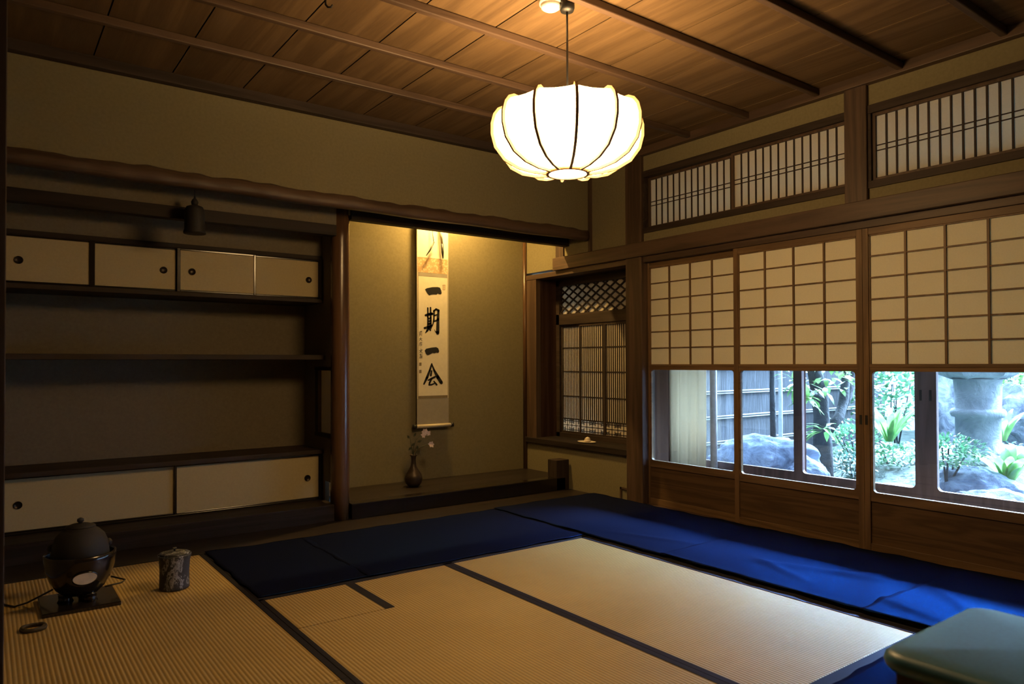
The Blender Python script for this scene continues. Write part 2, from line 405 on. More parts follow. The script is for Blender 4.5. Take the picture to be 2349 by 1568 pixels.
# soffit between beam and alcoves, ceilings of alcoves
structure(box('ceiling_alcove', 'dark_x', (-0.05, 3.955, 4.31, 5.2, 2.66, 2.69)), 'dark board ceiling inside the alcoves', 'ceiling')
wu = MB().box(-0.05, 1.90, 4.55, 4.58, 1.95, 2.62)
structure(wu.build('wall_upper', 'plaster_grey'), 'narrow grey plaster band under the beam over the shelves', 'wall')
wt = MB().box(1.93, 3.96, 4.55, 4.58, 2.06, 2.62)
structure(wt.build('wall_lintel', 'plaster'), 'plaster strip over the scroll alcove opening', 'wall')
# wavy log beam
mb = MB(); N = 120; prof_n = 6
vs = []; fs = []
for i in range(N+1):
    x = -0.05+(3.93+0.05)*i/N
    top = 2.123+0.0035*math.sin(x*11.0+.5)+0.003*math.sin(x*27+1.0)+0.002*math.sin(x*47)+.003*math.sin(x*2.1)
    bot = 2.040+0.003*math.sin(x*7.1)
    fx = 4.262+0.004*math.sin(x*11+2)+.003*math.sin(x*31)
    ring = [(4.325, bot), (fx+.01, bot), (fx, bot+.018), (fx+.002, (top+bot)/2), (fx+.006, top-.012), (fx+.024, top), (4.325, top)]
    vs += [(x, a, b) for a, b in ring]
for i in range(N):
    for k in range(7):
        j = (k+1) % 7; fs.append((i*7+k, i*7+j, (i+1)*7+j, (i+1)*7+k))
fs.append(tuple(range(7))); fs.append(tuple(N*7+k for k in range(7)))
mb.add(vs, fs, True)
structure(mb.build('trim_10', 'wood_x'), 'long natural log beam with wavy top edge spanning both alcoves', 'beam')
structure(box('trim_11', 'lac_x', (2.00, 3.945, 4.53, 4.60, 2.028, 2.115), bevel=.003), 'dark lintel over the scroll alcove opening', 'lintel')
structure(box('trim_12', 'lac_x', (-0.05, 1.895, 4.53, 4.60, 1.905, 1.977), bevel=.003), 'dark rail above the cabinet of four sliding doors', 'rail')
# alcove pillar: polished log
mb = MB(); vs = []; fs = []; nn = 28
zs = [0, .25, .6, 1.0, 1.4, 1.7, 1.9, 2.12]
for z in zs:
    for i in range(nn):
        a = 2*math.pi*i/nn; r = .0625*(1+.015*math.sin(3*a+z*2)+.012*math.sin(z*5))
        vs.append((1.9475+r*math.cos(a), 4.60+r*math.sin(a), z))
for k in range(len(zs)-1):
    for i in range(nn):
        j = (i+1) % nn; fs.append((k*nn+i, k*nn+j, (k+1)*nn+j, (k+1)*nn+i))
fs.append(tuple(reversed(range(nn)))); fs.append(tuple((len(zs)-1)*nn+i for i in range(nn)))
mb.add(vs, fs, True)
structure(mb.build('trim_13', 'pillar', loc=(1.9475, 4.60, 0)), 'polished round log pillar between shelf alcove and scroll alcove', 'pillar')
# tokonoma platform
structure(box('floor_tokonoma', 'board', (2.0, 3.95, 4.62, 5.16, 0.0, 0.106)), 'dark raised board floor under the scroll', 'alcove floor')
structure(box('trim_14', 'lacquer', (2.005, 3.90, 4.535, 4.63, 0.0, 0.108), bevel=.006), 'black lacquered step edge below the scroll alcove', 'step')
structure(box('trim_15', 'dark_z', (3.80, 3.935, 4.535, 4.65, 0.0, 0.25), bevel=.004), 'short dark post stub at the right end of the alcove step', 'post stub')
structure(box('floor_alcove', 'lac_x', (-0.05, 1.91, 4.57, 5.16, -.05, 0.112), bevel=.004), 'dark raised base ledge below the long low cabinet', 'alcove floor')
structure(box('floor_board', 'board', (-0.05, 3.945, 4.225, 4.70, -.06, 0.004), bevel=.002), 'dark polished floor board in front of both alcoves', 'floor board')
# left side: post edge, far-left wall and the adjoining room
structure(box('trim_16', 'dark_z', (-.10, .056, 2.75, 2.87, 0.0, 2.64), bevel=.003), 'dark post at the left edge of the photo', 'post')
structure(MB().box(-0.06, 0.03, 2.87, 5.2, 0.0, 2.66).build('wall_left', 'plaster_grey'), 'left plaster wall beyond the dark post', 'wall')
structure(MB().box(-1.78, -1.7, -1.7, 2.87, -.1, 2.66).box(-1.7, -.06, 2.80, 2.87, -.1, 2.66).build('wall_side', 'plaster'), 'plaster wall of the adjoining room', 'wall')
structure(MB().box(-1.78, 4.06, -1.78, -1.7, -.1, 2.66).build('wall_near', 'plaster'), 'plaster wall behind the viewer', 'wall')
structure(MB().box(3.95, 4.06, -1.7, .36, 0, 2.66).build('wall_corner', 'plaster'), 'plaster wall beside the sliding doors out of view', 'wall')

# ------------------------------------------------------------------ right wall
XR = 3.95
w = MB()
w.box(XR, 4.05, .36, 3.70, 1.94, 2.012); w.box(XR, 4.05, .36, 3.70, 2.47, 2.66)
w.box(XR, 4.05, 3.84, 4.60, 1.86, 2.66)
w.box(XR, 4.05, 4.60, 5.20, 1.858, 2.66)
w.box(XR, 4.05, 3.84, 5.20, 0, .345)
structure(w.build('wall_right', 'plaster'), 'ochre plaster wall around the garden doors and the study bay', 'wall')
structure(box('trim_17', 'wood_z', (3.922, 4.06, 3.695, 3.86, 0.0, 2.62), bevel=.006), 'square wooden corner post between study bay and garden doors', 'post')
structure(box('trim_18', 'wood_z', (3.925, 4.06, 2.012, 2.14, 1.94, 2.60), bevel=.005), 'short wooden post between the two transom windows', 'post')
structure(box('trim_19', 'wood_y', (3.905, 4.02, .36, 4.705, 1.838, 1.944), bevel=.004), 'thick wooden rail running above the garden doors', 'rail')
structure(box('trim_20', 'wood_y', (3.94, 4.06, .36, 5.15, 1.795, 1.838), bevel=.003), 'grooved wooden door head under the thick rail', 'door head')
structure(box('trim_21', 'wood_z', (3.93, 3.96, 4.255, 4.285, 1.944, 2.60), bevel=.002), 'thin vertical wooden strip in the corner beside the beam end', 'corner strip')
structure(box('trim_22', 'wood_z', (3.935, 4.0, 4.60, 4.70, 1.944, 2.60), bevel=.003), 'short hanging post beside the lit plaster of the scroll alcove', 'post')
structure(box('trim_23', 'wood_y', (3.93, 4.06, .36, 3.70, -.05, .006), bevel=.002), 'low wooden threshold under the garden doors', 'threshold')
# slim pole in the tokonoma corner
mb = MB().tube([(3.938, 5.135, .1), (3.938, 5.135, 2.6)], .019, 12)
structure(mb.build('trim_24', 'pillar'), 'slim round corner pole at the right of the scroll alcove', 'corner pole')
# study bay (tsuke-shoin)
XW = 4.20
structure(box('trim_25', 'wood_z', (3.945, 4.0, 4.985, 5.125, .345, 1.80), bevel=.003), 'vertical board post at the far side of the study bay', 'post')
structure(MB().box(4.0, 4.30, 5.0, 5.06, .345, 1.82).box(4.0, 4.235, 3.72, 3.80, .0, 1.82).build('wall_bay', 'bay'), 'dark wooden side panel of the study bay', 'wall')
structure(box('ceiling_bay', 'dark_y', (4.0, 4.30, 3.72, 5.06, 1.80, 1.83)), 'dark soffit of the study bay', 'soffit')
structure(box('trim_26', 'lac_y', (3.925, 4.30, 3.84, 5.145, .345, .392), bevel=.004), 'dark writing shelf along the bottom of the study bay', 'window shelf')
structure(MB().box(XW-.01, XW+.05, 3.80, 5.0, 1.395, 1.49).box(XW-.01, XW+.05, 3.80, 5.0, 1.742, 1.80).box(XW-.01, XW+.05, 4.955, 5.0, .392, 1.80).box(XW-.01, XW+.05, 3.80, 5.0, .392, .43).build('trim_27', 'dark_y', None, .002),
          'dark frame holding the study bay lattice windows', 'window frame')
# diamond lattice transom
def clip_line(c, sgn, y0, y1, z0, z1):      # line z - z0 = sgn*s*(y-y0)+c clipped to the rectangle
    pts = []
    s = 0.62
    for y in (y0, y1):
        z = z0+sgn*s*(y-y0)+c
        if z0 <= z <= z1: pts.append((y, z))
    for z in (z0, z1):
        y = y0+(z-z0-c)/(sgn*s)
        if y0 < y < y1: pts.append((y, z))
    return pts[:2] if len(pts) >= 2 else None
ly0, ly1, lz0, lz1 = 3.80, 4.955, 1.49, 1.742
lw = empty('window_1', (XW, 4.38, 1.60), 'diamond lattice transom at the top of the study bay', 'lattice window', kind='structure')
mb = MB(); h = .0055
for sgn in (1, -1):
    for i in range(-14, 30):
        seg = clip_line(i*0.072-(0 if sgn > 0 else 0)+.02, sgn, ly0, ly1, lz0, lz1)
        if not seg: continue
        (a, b), (c, d) = seg; t = Vector((0, c-a, d-b))
        if t.length < .01: continue
        t.normalize(); nrm = Vector((0, -t.z, t.y))*h
        xo = XW+(.0 if sgn > 0 else .012)
        P = [Vector((xo, a, b))+nrm, Vector((xo, c, d))+nrm, Vector((xo, c, d))-nrm, Vector((xo, a, b))-nrm]
        mb.prism(P, (.012, 0, 0))
mb.build('lattice', 'lac_y', lw)
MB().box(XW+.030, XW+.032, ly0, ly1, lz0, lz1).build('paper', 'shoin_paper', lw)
# four sliding lattice windows
edges = [4.955, 4.70, 4.388, 4.09, 3.80]
wl = ['farthest fine-slatted sliding window in the study bay', 'fine-slatted sliding window second from the far end of the study bay', 'fine-slatted study bay window half hidden by the corner post', 'fine-slatted study bay window closest behind the corner post']
for i in range(4):
    y1, y0 = edges[i], edges[i+1]; xo = XW+(.0 if i in (1, 2) else .014)
    wd = empty('window_%d' % (i+2), (xo, (y0+y1)/2, .43), wl[i], 'lattice window', kind='structure')
    z0, z1 = .43, 1.395
    MB().box(xo, xo+.014, y0, y0+.014, z0, z1).box(xo, xo+.014, y1-.014, y1, z0, z1).box(xo, xo+.014, y0+.014, y1-.014, z1-.022, z1).box(xo, xo+.014, y0+.014, y1-.014, z0, z0+.016).build('frame', 'dark_z', wd, .001)
    mb = MB(); a, b = y0+.014, y1-.014; nb = 11; p = (b-a)/nb
    for k in range(nb):
        yc = a+(k+.5)*p; mb.box(xo+.0085, xo+.0115, yc-p*.25, yc+p*.25, .555, z1-.022)
    for z in (1.186, .975, .756, .555): mb.box(xo+.006, xo+.0115, a, b, z-.005, z+.005)
    mb.build('slats', 'lac_z', wd)
    mb = MB()                                   # key-fret ornament along the bottom
    cells = 2; cw = (b-a)/cells; zb0, zb1 = z0+.016, .550; hh = (zb1-zb0); t = .0028
    for c in range(cells):
        ca = a+c*cw; cm = ca+cw/2; zm = (zb0+zb1)/2
        mb.box(xo+.008, xo+.0115, cm-t, cm+t, zb0, zb1); mb.box(xo+.008, xo+.0115, ca, ca+cw, zm-t, zm+t)
        for q in (.16, .32):
            for sy in (-1, 1):
                for sz in (-1, 1):
                    yy = cm+sy*cw*(.5-q*.75); zz = zm+sz*hh*(.5-q*.75)
                    mb.box(xo+.008, xo+.0115, yy-t, yy+t, min(zz, zm+sz*hh*.5), max(zz, zm+sz*hh*.5))
                    mb.box(xo+.008, xo+.0115, min(yy, cm+sy*cw*.5), max(yy, cm+sy*cw*.5), zz-t, zz+t)
                    if q > .3:
                        mb.box(xo+.008, xo+.0115, yy-t, yy+t, min(zz, zm+sz*hh*.12), max(zz, zm+sz*hh*.12))
        mb.box(xo+.008, xo+.0115, ca-t, ca+t, zb0, zb1)
    mb.box(xo+.008, xo+.0115, a, b, zb0+hh*.10, zb0+hh*.10+2*t).box(xo+.008, xo+.0115, a, b, zb1-hh*.10-2*t, zb1-hh*.10)
    mb.build('fretwork', 'lac_z', wd)
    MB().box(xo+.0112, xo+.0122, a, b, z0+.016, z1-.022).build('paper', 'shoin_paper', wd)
# small vent in the low wall
vt = empty('window_6', (3.95, 3.93, .05), 'small framed vent low on the plaster beside the corner post', 'vent', kind='structure')
MB().box(3.942, 3.952, 3.935, 3.952, 0.006, .10).box(3.942, 3.952, 3.86, 3.952, .085, .10).build('frame', 'wood_z', vt)

# transom windows over the doors
def ranma(idx, y0, y1, sashes, label):
    r = empty('window_%d' % idx, (XR, (y0+y1)/2, 2.05), label, 'transom window', kind='structure')
    MB().box(3.938, 4.05, y0, y1, 2.010, 2.050).box(3.938, 4.05, y0, y1, 2.425, 2.472).box(3.94, 4.05, y1-.018, y1, 2.05, 2.425).box(3.94, 4.05, y0, y0+.010, 2.05, 2.425).build('frame', 'dark_y', r, .002)
    for (a, b, xo, cnt) in sashes:
        s = MB().box(xo, xo+.022, a, a+.018, 2.05, 2.425).box(xo, xo+.022, b-.018, b, 2.05, 2.425).box(xo, xo+.022, a+.018, b-.018, 2.05, 2.066).box(xo, xo+.022, a+.018, b-.018, 2.408, 2.425).build('sash', 'wood_z', r, .0015)
        mb = MB(); p = (b-a-.036)/cnt
        for k in range(1, cnt): mb.box(xo+.009, xo+.0155, a+.018+k*p-.0045, a+.018+k*p+.0045, 2.066, 2.408)
        for z in (2.246, 2.217): mb.box(xo+.011, xo+.0155, a+.018, b-.018, z-.0028, z+.0028)
        mb.build('lattice', 'dark_z', s)
        MB().box(xo+.0155, xo+.0165, a+.018, b-.018, 2.066, 2.408).build('paper', 'ranma_paper', s)
ranma(7, 2.135, 3.70, [(2.885, 3.685, 3.985, 14), (2.135, 2.925, 3.955, 14)], 'barred paper transom window left of the short post above the doors')
ranma(8, .40, 2.012, [(1.20, 1.995, 3.955, 14), (.41, 1.215, 3.985, 14)], 'barred paper transom window right of the short post above the doors')

# garden doors with paper above, glass in the middle and a cedar panel below
def shoji(idx, xo, y0, y1, label, handle=None):
    T = .030
    d = empty('door_%d' % idx, (xo, (y0+y1)/2, 0), label, 'sliding door', kind='structure')
    sw = .033
    MB().box(xo, xo+T, y0, y0+sw, .006, 1.795).build('stile', 'shoji_z', d, .002)
    MB().box(xo, xo+T, y1-sw, y1, .006, 1.795).build('stile', 'shoji_z', d, .002)
    a, b = y0+sw, y1-sw
    MB().box(xo+.002, xo+T, a, b, 1.757, 1.795).build('top_rail', 'shoji_y', d, .002)
    MB().box(xo+.002, xo+T, a, b, 1.022, 1.040).build('middle_rail', 'shoji_y', d, .002)
    MB().box(xo+.002, xo+T, a, b, .006, .052).build('bottom_rail', 'shoji_y', d, .002)
    g = MB().ring_panel(a, b, .283, 1.022, xo+.005, xo+T-.004, a+.016, b-.004 if False else b-.014, .333, .999, .02).build('glass_surround', 'shoji_y', d)
    MB().box(xo+.014, xo+.017, a+.010, b-.010, .325, 1.005).build('glass_pane', 'glass', g)
    mb = MB(); c = b-a
    for k in (1, 2, 3): mb.box(xo+.005, xo+.015, a+c*k/4-.0055, a+c*k/4+.0055, 1.040, 1.757)
    for k in range(1, 6): mb.box(xo+.008, xo+.015, a, b, 1.040+.717*k/6-.0042, 1.040+.717*k/6+.0042)
    for (p, q, r, s) in ((a, a+.007, 1.04, 1.757), (b-.007, b, 1.04, 1.757), (a, b, 1.750, 1.757)): mb.box(xo+.006, xo+.015, p, q, r, s)
    mb.build('lattice', 'shoji_z', d)
    MB().box(xo+.0152, xo+.0162, a, b, 1.040, 1.757).build('paper', 'shoji_paper', d)
    MB().box(xo+.012, xo+.022, a, b, .045, .29).build('cedar_panel', 'wainscot', d)
    if handle is not None:
        hm = MB().box(xo-.0008, xo+.004, handle-.0075, handle+.0075, .703, .756); tag(hm.build('finger_pull', 'black', d), 'black recessed finger pull')
shoji(1, 3.987, 2.895, 3.715, 'paper and glass garden door beside the corner post, cream curtain showing through its glass')
shoji(2, 3.950, 2.056, 2.911, 'paper and glass garden door with the tree trunk showing through its glass', 2.072)
shoji(3, 3.950, 1.205, 2.055, 'paper and glass garden door with the stone lantern showing through its glass', 2.040)
shoji(4, 3.987, .380, 1.225, 'paper and glass garden door out of the frame at the near end')

# ------------------------------------------------------------------ corridor and outer glass doors
structure(box('floor_corridor', 'dark_y', (4.06, 4.97, -1.2, 4.40, -.10, -.02)), 'dark board floor of the garden corridor', 'floor')
structure(box('ceiling_corridor', 'wood_y', (4.05, 4.97, -1.6, 5.2, 2.50, 2.55)), 'board ceiling of the garden corridor', 'ceiling')
structure(MB().prism([(4.90, -2.5, 2.46), (6.30, -2.5, 1.93), (6.30, -2.5, 1.99), (4.90, -2.5, 2.54)], (0, 7.9, 0)).build('roof_eaves', 'dark_x'), 'low eaves over the garden side', 'eaves')
structure(MB().box(-1.8, 4.97, -1.8, 5.3, 2.70, 2.76).build('roof', 'dark_x'), 'roof over the rooms', 'roof')
structure(MB().box(4.30, 4.96, 4.33, 4.40, -.1, 2.52).build('wall_corridor', 'bay'), 'brown end wall of the corridor behind the curtain', 'wall')
structure(MB().box(4.90, 4.96, -1.2, 4.40, 1.90, 2.52).box(4.06, 4.96, -1.28, -1.2, -.1, 2.52).build('wall_outer', 'wood_y'), 'wooden wall above the outer glass doors', 'wall')
structure(box('trim_28', 'outer', (4.86, 4.97, -1.2, 4.34, -.05, .10), bevel=.003), 'sill beam under the outer glass doors', 'sill')
structure(box('trim_29', 'outer', (4.885, 4.965, 4.245, 4.34, .10, 1.92), bevel=.003), 'wooden jamb beside the cream curtain', 'jamb')
def outer_door(idx, xo, y0, y1, s0, s1, label, pulls=()):
    d = empty('door_%d' % idx, (xo, (y0+y1)/2, .1), label, 'glass door', kind='structure')
    f = MB().ring_panel(y0, y1, .10, 1.90, xo, xo+.03, y0+s0, y1-s1, .228, 1.84, .03).build('frame', 'outer', d)
    MB().box(xo+.013, xo+.017, y0+s0-.01, y1-s1+.01, .22, 1.85).build('glass_pane', 'glass', d)
    for p in pulls: MB().box(xo-.001, xo+.003, p-.008, p+.008, .80, .87).build('finger_pull', 'black', d)
outer_door(5, 4.935, 3.02, 4.25, .066, .055, 'outer glass door beside the cream curtain')
outer_door(6, 4.900, 2.147, 3.083, .066, .069, 'outer glass door in front of the tree trunk', (2.175,))
outer_door(7, 4.900, 1.205, 2.146, .066, .066, 'outer glass door in front of the stone lantern', (2.115,))
outer_door(8, 4.935, .29, 1.27, .066, .066, 'outer glass door out of the frame at the near end')
outer_door(9, 4.900, -.64, .36, .066, .066, 'outer glass door far out of the frame at the near end')
# curtain
mb = MB(); N = 90; vs = []; fs = []; zz = [.09, .5, 1.0, 1.5, 1.90]
for zi, z in enumerate(zz):
    for i in range(N+1):
        t = i/N; y = 3.852+(4.24-3.852)*t
        x = 4.83+.022*math.sin(t*2*math.pi*4.2+.6+.25*zi)*(.75+.25*math.sin(t*9+zi))+.006*math.sin(t*31+zi)
        vs.append((x, y, z))
for zi in range(len(zz)-1):
    for i in range(N): fs.append((zi*(N+1)+i, zi*(N+1)+i+1, (zi+1)*(N+1)+i+1, (zi+1)*(N+1)+i))
mb.add(vs, fs, True); cu = mb.build('curtain', 'curtain', loc=(4.83, 4.05, .09)); tag(cu, 'cream pleated curtain hanging at the far end of the corridor', 'curtain')
so = cu.modifiers.new('thick', 'SOLIDIFY'); so.thickness = .003

# ------------------------------------------------------------------ tatami mats, borders and cloths
def mat_thing(x0, x1, y0, y1, label, borders, group='straw mats on the floor'):
    t = empty('tatami_mat', ((x0+x1)/2, (y0+y1)/2, -.055), label, 'straw mat', group)
    MB().box(x0, x1, y0, y1, -.055, 0.0).build('woven_top', 'tatami', t, .003)
    for (a, b, c, d) in borders: MB().box(a, b, c, d, -.004, .0022).build('border', 'border', t, .001)
    return t
mat_thing(.035, .989, 2.275, 4.224, 'straw mat under the kettle, beside the left post', [(.965, .989, 2.275, 4.224), (.035, .056, 2.275, 4.224)])
mat_thing(.035, .989, .33, 2.272, 'straw mat in the bottom left corner, closest to the viewer', [(.965, .989, .33, 2.272)])
mat_thing(.991, 1.969, 1.325, 3.252, 'middle straw mat with the square hearth cover let into its far corner', [(.991, 1.012, 1.325, 3.252), (1.940, 1.969, 1.325, 3.252), (.991, 1.969, 3.228, 3.252)])
mat_thing(1.971, 2.955, 1.325, 3.252, 'straw mat lit by the windows, next to the blue cloth', [(1.971, 1.998, 1.325, 3.252), (2.905, 2.955, 1.325, 3.252), (1.971, 2.955, 3.232, 3.252)])
mat_thing(.991, 2.955, .33, 1.322, 'straw mat across the bottom of the photo, mostly under the blue cloth', [(.991, 2.955, 1.275, 1.322)])
mat_thing(.991, 3.92, 3.255, 4.224, 'straw mat hidden under the dark cloth along the alcove board', [(.991, 3.92, 3.255, 3.28), (.991, 1.013, 3.28, 4.224)])
mat_thing(2.957, 3.92, .33, 3.252, 'straw mat hidden under the blue cloth along the garden doors', [(2.957, 2.98, .33, 3.252)])
hc = empty('hearth_cover', (1.2, 3.02, 0), 'square straw hearth cover with one black edge strip, in the middle mat', 'hearth cover')
MB().box(1.013, 1.392, 2.805, 3.226, .0003, .0028).build('woven_top', 'tatami', hc, .001)
MB().box(1.392, 1.437, 2.805, 3.235, .0003, .0036).build('border', 'border', hc, .001)

def cloth(name, x0, x1, y0, y1, label, seed, amp=.003, z0=.006, folds=()):
    nx = max(8, int((x1-x0)/.02)); ny = max(8, int((y1-y0)/.02)); vs = []; fs = []
    r = random.Random(seed); ph = [r.uniform(0, 6) for _ in range(6)]
    for j in range(ny+1):
        for i in range(nx+1):
            u, v = i/nx, j/ny; x = x0+(x1-x0)*u; y = y0+(y1-y0)*v
            z = z0+amp*(.6+.5*sm_noise(x+ph[0], y+ph[1], .9)+.35*sm_noise(x*2.3+ph[2], y*2+ph[3], 1.2))
            e = min(u*(x1-x0), (1-u)*(x1-x0), v*(y1-y0), (1-v)*(y1-y0))
            if e < .03: z += .004*max(0, math.sin(11*(x+y)+ph[4])*math.sin(5.3*(x-y)+ph[5]))*(1-e/.03)
            for (fx, fy, ang, ln, h, wd) in folds:
                dx, dy = x-fx, y-fy; ca, sa = math.cos(ang), math.sin(ang)
                al, ac = dx*ca+dy*sa, -dx*sa+dy*ca
                if abs(al) < ln: z += h*math.exp(-(ac/wd)**2)*(1-(al/ln)**2)
            if u in (0.0, 1.0): x += .005*math.sin(y*17+ph[0])+.003*math.sin(y*41+ph[1])
            if v in (0.0, 1.0): y += .005*math.sin(x*15+ph[2])+.003*math.sin(x*37+ph[3])
            vs.append((x, y, z))
    for j in range(ny):
        for i in range(nx): fs.append((j*(nx+1)+i, j*(nx+1)+i+1, (j+1)*(nx+1)+i+1, (j+1)*(nx+1)+i))
    o = MB().add(vs, fs, True).build(name, 'cloth', loc=((x0+x1)/2, (y0+y1)/2, z0))
    s = o.modifiers.new('thick', 'SOLIDIFY'); s.thickness = .0025; s.offset = -1
    return tag(o, label, 'floor cloth', 'indigo cloths spread over the mats')
cloth('floor_cloth', .996, 1.56, 3.262, 4.225, 'indigo floor cloth at the far left corner, beside the long black mat border', 1, .0015, .005)
cloth('floor_cloth', 1.53, 2.99, 3.262, 4.222, 'long dark indigo floor cloth between mats and alcove board', 2, .002, .008, [(2.25, 3.75, 1.4, .5, .004, .04)])
cloth('floor_cloth', 2.955, 3.925, 2.62, 4.222, 'blue floor cloth in the far corner, below the garden door with the curtain', 3, .004, .014, [(3.2, 2.9, 1.9, .4, .006, .03)])
cloth('floor_cloth', 2.957, 3.925, 1.50, 2.66, 'blue floor cloth along the garden doors, second from the far corner', 4, .005, .018, [(3.35, 1.9, 1.9, .5, .010, .035), (3.2, 2.1, 1.2, .3, .007, .03), (3.5, 1.75, 2.4, .3, .008, .03)])
cloth('floor_cloth', 2.955, 3.925, .45, 1.56, 'blue floor cloth along the garden doors behind the leather stool', 5, .006, .022, [(3.3, 1.3, .8, .3, .010, .03), (3.1, 1.42, 1.3, .25, .012, .035)])
cloth('floor_cloth', 1.45, 2.952, .40, 1.262, 'dark blue rumpled cloth on the floor under the leather stool', 6, .006, .012, [(2.1, 1.05, .5, .3, .014, .03), (2.3, 1.1, .2, .4, .012, .025)])

# ------------------------------------------------------------------ shelf alcove furniture
def cab_door(parent, x0, x1, z0, z1, y, hx, hz, side, name='door'):
    f = .013
    fr = MB().box(x0, x0+f, y, y+.018, z0, z1).box(x1-f, x1, y, y+.018, z0, z1).box(x0+f, x1-f, y, y+.018, z0, z0+f).box(x0+f, x1-f, y, y+.018, z1-f, z1).build(name, 'lacquer', parent, .003)
    MB().box(x0+f, x1-f, y+.004, y+.014, z0+f, z1-f).build('paper_panel', 'door_paper', fr)
    mb = MB(); vs = []
    prof = [(.0215, -.002), (.0215, .0045), (.018, .0045), (.016, .0012), (.004, .0008)]
    n = 20; fs = []
    for r, dd in prof:
        for i in range(n):
            a = 2*math.pi*i/n; vs.append((hx+r*math.cos(a), y+.004-dd, hz+r*math.sin(a)))
    for k in range(len(prof)-1):
        for i in range(n):
            j = (i+1) % n; fs.append((k*n+i, k*n+j, (k+1)*n+j, (k+1)*n+i))
    fs.append(tuple((len(prof)-1)*n+i for i in range(n)))
    tag(mb.add(vs, fs, True).build('finger_pull', 'hikite', fr), 'round dark metal finger pull')
uc = empty('wall_cabinet', (1.0, 4.95, 1.474), 'long wall cabinet with four cream sliding doors under the hanging bell', 'cabinet')
MB().box(.035, 1.90, 4.785, 5.15, 1.474, 1.502).build('bottom_board', 'dark_x', uc, .003)
MB().box(.035, 1.90, 4.795, 4.80, 1.775, 1.80).box(.035, 1.90, 4.80, 5.15, 1.77, 1.79).build('top_board', 'lac_x', uc, .002)
MB().box(1.882, 1.903, 4.79, 5.15, 1.502, 1.78).build('side_panel', 'lac_z', uc, .002)
MB().box(.493, .522, 4.80, 4.83, 1.502, 1.775).build('stile', 'lacquer', uc, .002)
MB().box(.965, .985, 4.80, 4.83, 1.502, 1.775).build('stile', 'lacquer', uc, .002)
MB().box(.035, 1.90, 4.838, 4.845, 1.502, 1.775).build('back_board', 'lac_x', uc)
for x0, x1, hx, yo in ((.072, .506, .155, 4.803), (.508, .972, .892, 4.818), (.972, 1.447, 1.053, 4.803), (1.436, 1.893, 1.812, 4.818)):
    cab_door(uc, x0, x1, 1.503, 1.774, yo, hx, 1.632, 0)
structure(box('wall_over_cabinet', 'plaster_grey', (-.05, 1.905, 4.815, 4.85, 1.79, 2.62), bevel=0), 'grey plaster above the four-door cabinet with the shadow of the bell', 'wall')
sh = box('shelf', 'dark_x', (.03, 1.903, 4.75, 5.15, 1.080, 1.113), bevel=.003, loc=(1, 4.95, 1.08)); tag(sh, 'single dark shelf board halfway up the shelf alcove', 'shelf')
lc = empty('low_cabinet', (1.0, 4.95, .112), 'long low cabinet with two cream sliding doors on the alcove ledge', 'cabinet')
MB().box(.035, 1.900, 4.775, 5.15, .430, .458).build('top_board', 'dark_x', lc, .003)
MB().box(.035, 1.895, 4.80, 5.15, .112, .124).build('bottom_rail', 'lacquer', lc, .002)
MB().box(1.884, 1.902, 4.795, 5.15, .112, .43).build('side_panel', 'lac_z', lc, .002)
MB().box(.035, 1.90, 4.845, 4.85, .112, .43).build('back_board', 'lac_x', lc)
cab_door(lc, .055, .972, .120, .431, 4.818, .158, .275, 0)
cab_door(lc, .955, 1.889, .120, .431, 4.803, 1.798, .268, 0)

# hanging bell
bx, by = .982, 4.42
bl = empty('hanging_bell', (bx, by, 1.81), 'small dark metal bell hanging in front of the wall cabinet', 'bell')
MB().lathe([(.0, 1.805), (.045, 1.805), (.060, 1.806), (.062, 1.815), (.056, 1.83), (.054, 1.90), (.052, 1.945), (.044, 1.962), (.024, 1.970), (.001, 1.972)], (bx, by, 0), 36, False, False).build('bell_body', 'iron', bl)
MB().lathe([(.001, 1.970), (.017, 1.976), (.020, 1.990), (.014, 2.004), (.006, 2.012), (.005, 2.022), (.001, 2.024)], (bx, by, 0), 18, False, False).build('knob', 'iron', bl)
MB().tube([(bx, by, 2.02), (bx, by, 2.664)], .0022, 6).build('cord', 'black', bl)

# ------------------------------------------------------------------ tokonoma: scroll, vase, hidden lamp
SY = 5.108
hs = empty('hanging_scroll', (2.96, SY, .53), 'tall calligraphy scroll hanging on the lit alcove wall', 'scroll')
MB().box(2.818, 3.116, SY, SY+.003, .545, 2.30).build('mounting', 'scroll_silk', hs)
MB().box(2.822, 3.112, SY-.0012, SY, 1.915, 2.30).build('upper_panel', 'scroll_paper', hs)
MB().box(2.828, 3.108, SY-.0014, SY, 1.792, 1.912).build('brocade_band', 'brocade', hs)
MB().box(2.834, 3.104, SY-.0018, SY, 1.762, 1.790).build('dark_band', 'scroll_grey', hs)
MB().box(2.832, 3.104, SY-.0016, SY, .790, 1.760).build('writing_paper', 'scroll_paper', hs)
MB().box(2.830, 3.104, SY-.0018, SY, .768, .788).build('dark_band', 'seal_grey', hs)
MB().box(2.818, 3.116, SY-.001, SY, .560, .766).build('lower_panel', 'scroll_grey', hs)
rd = MB().tube([(2.800, SY-.006, .543), (3.135, SY-.006, .543)], .015, 14).build('roller', 'scroll_silk', hs)
for a, b in ((2.782, 2.806), (3.130, 3.154)): MB().tube([(a, SY-.006, .543), (b, SY-.006, .543)], .019, 14).build('roller_knob', 'black', rd)
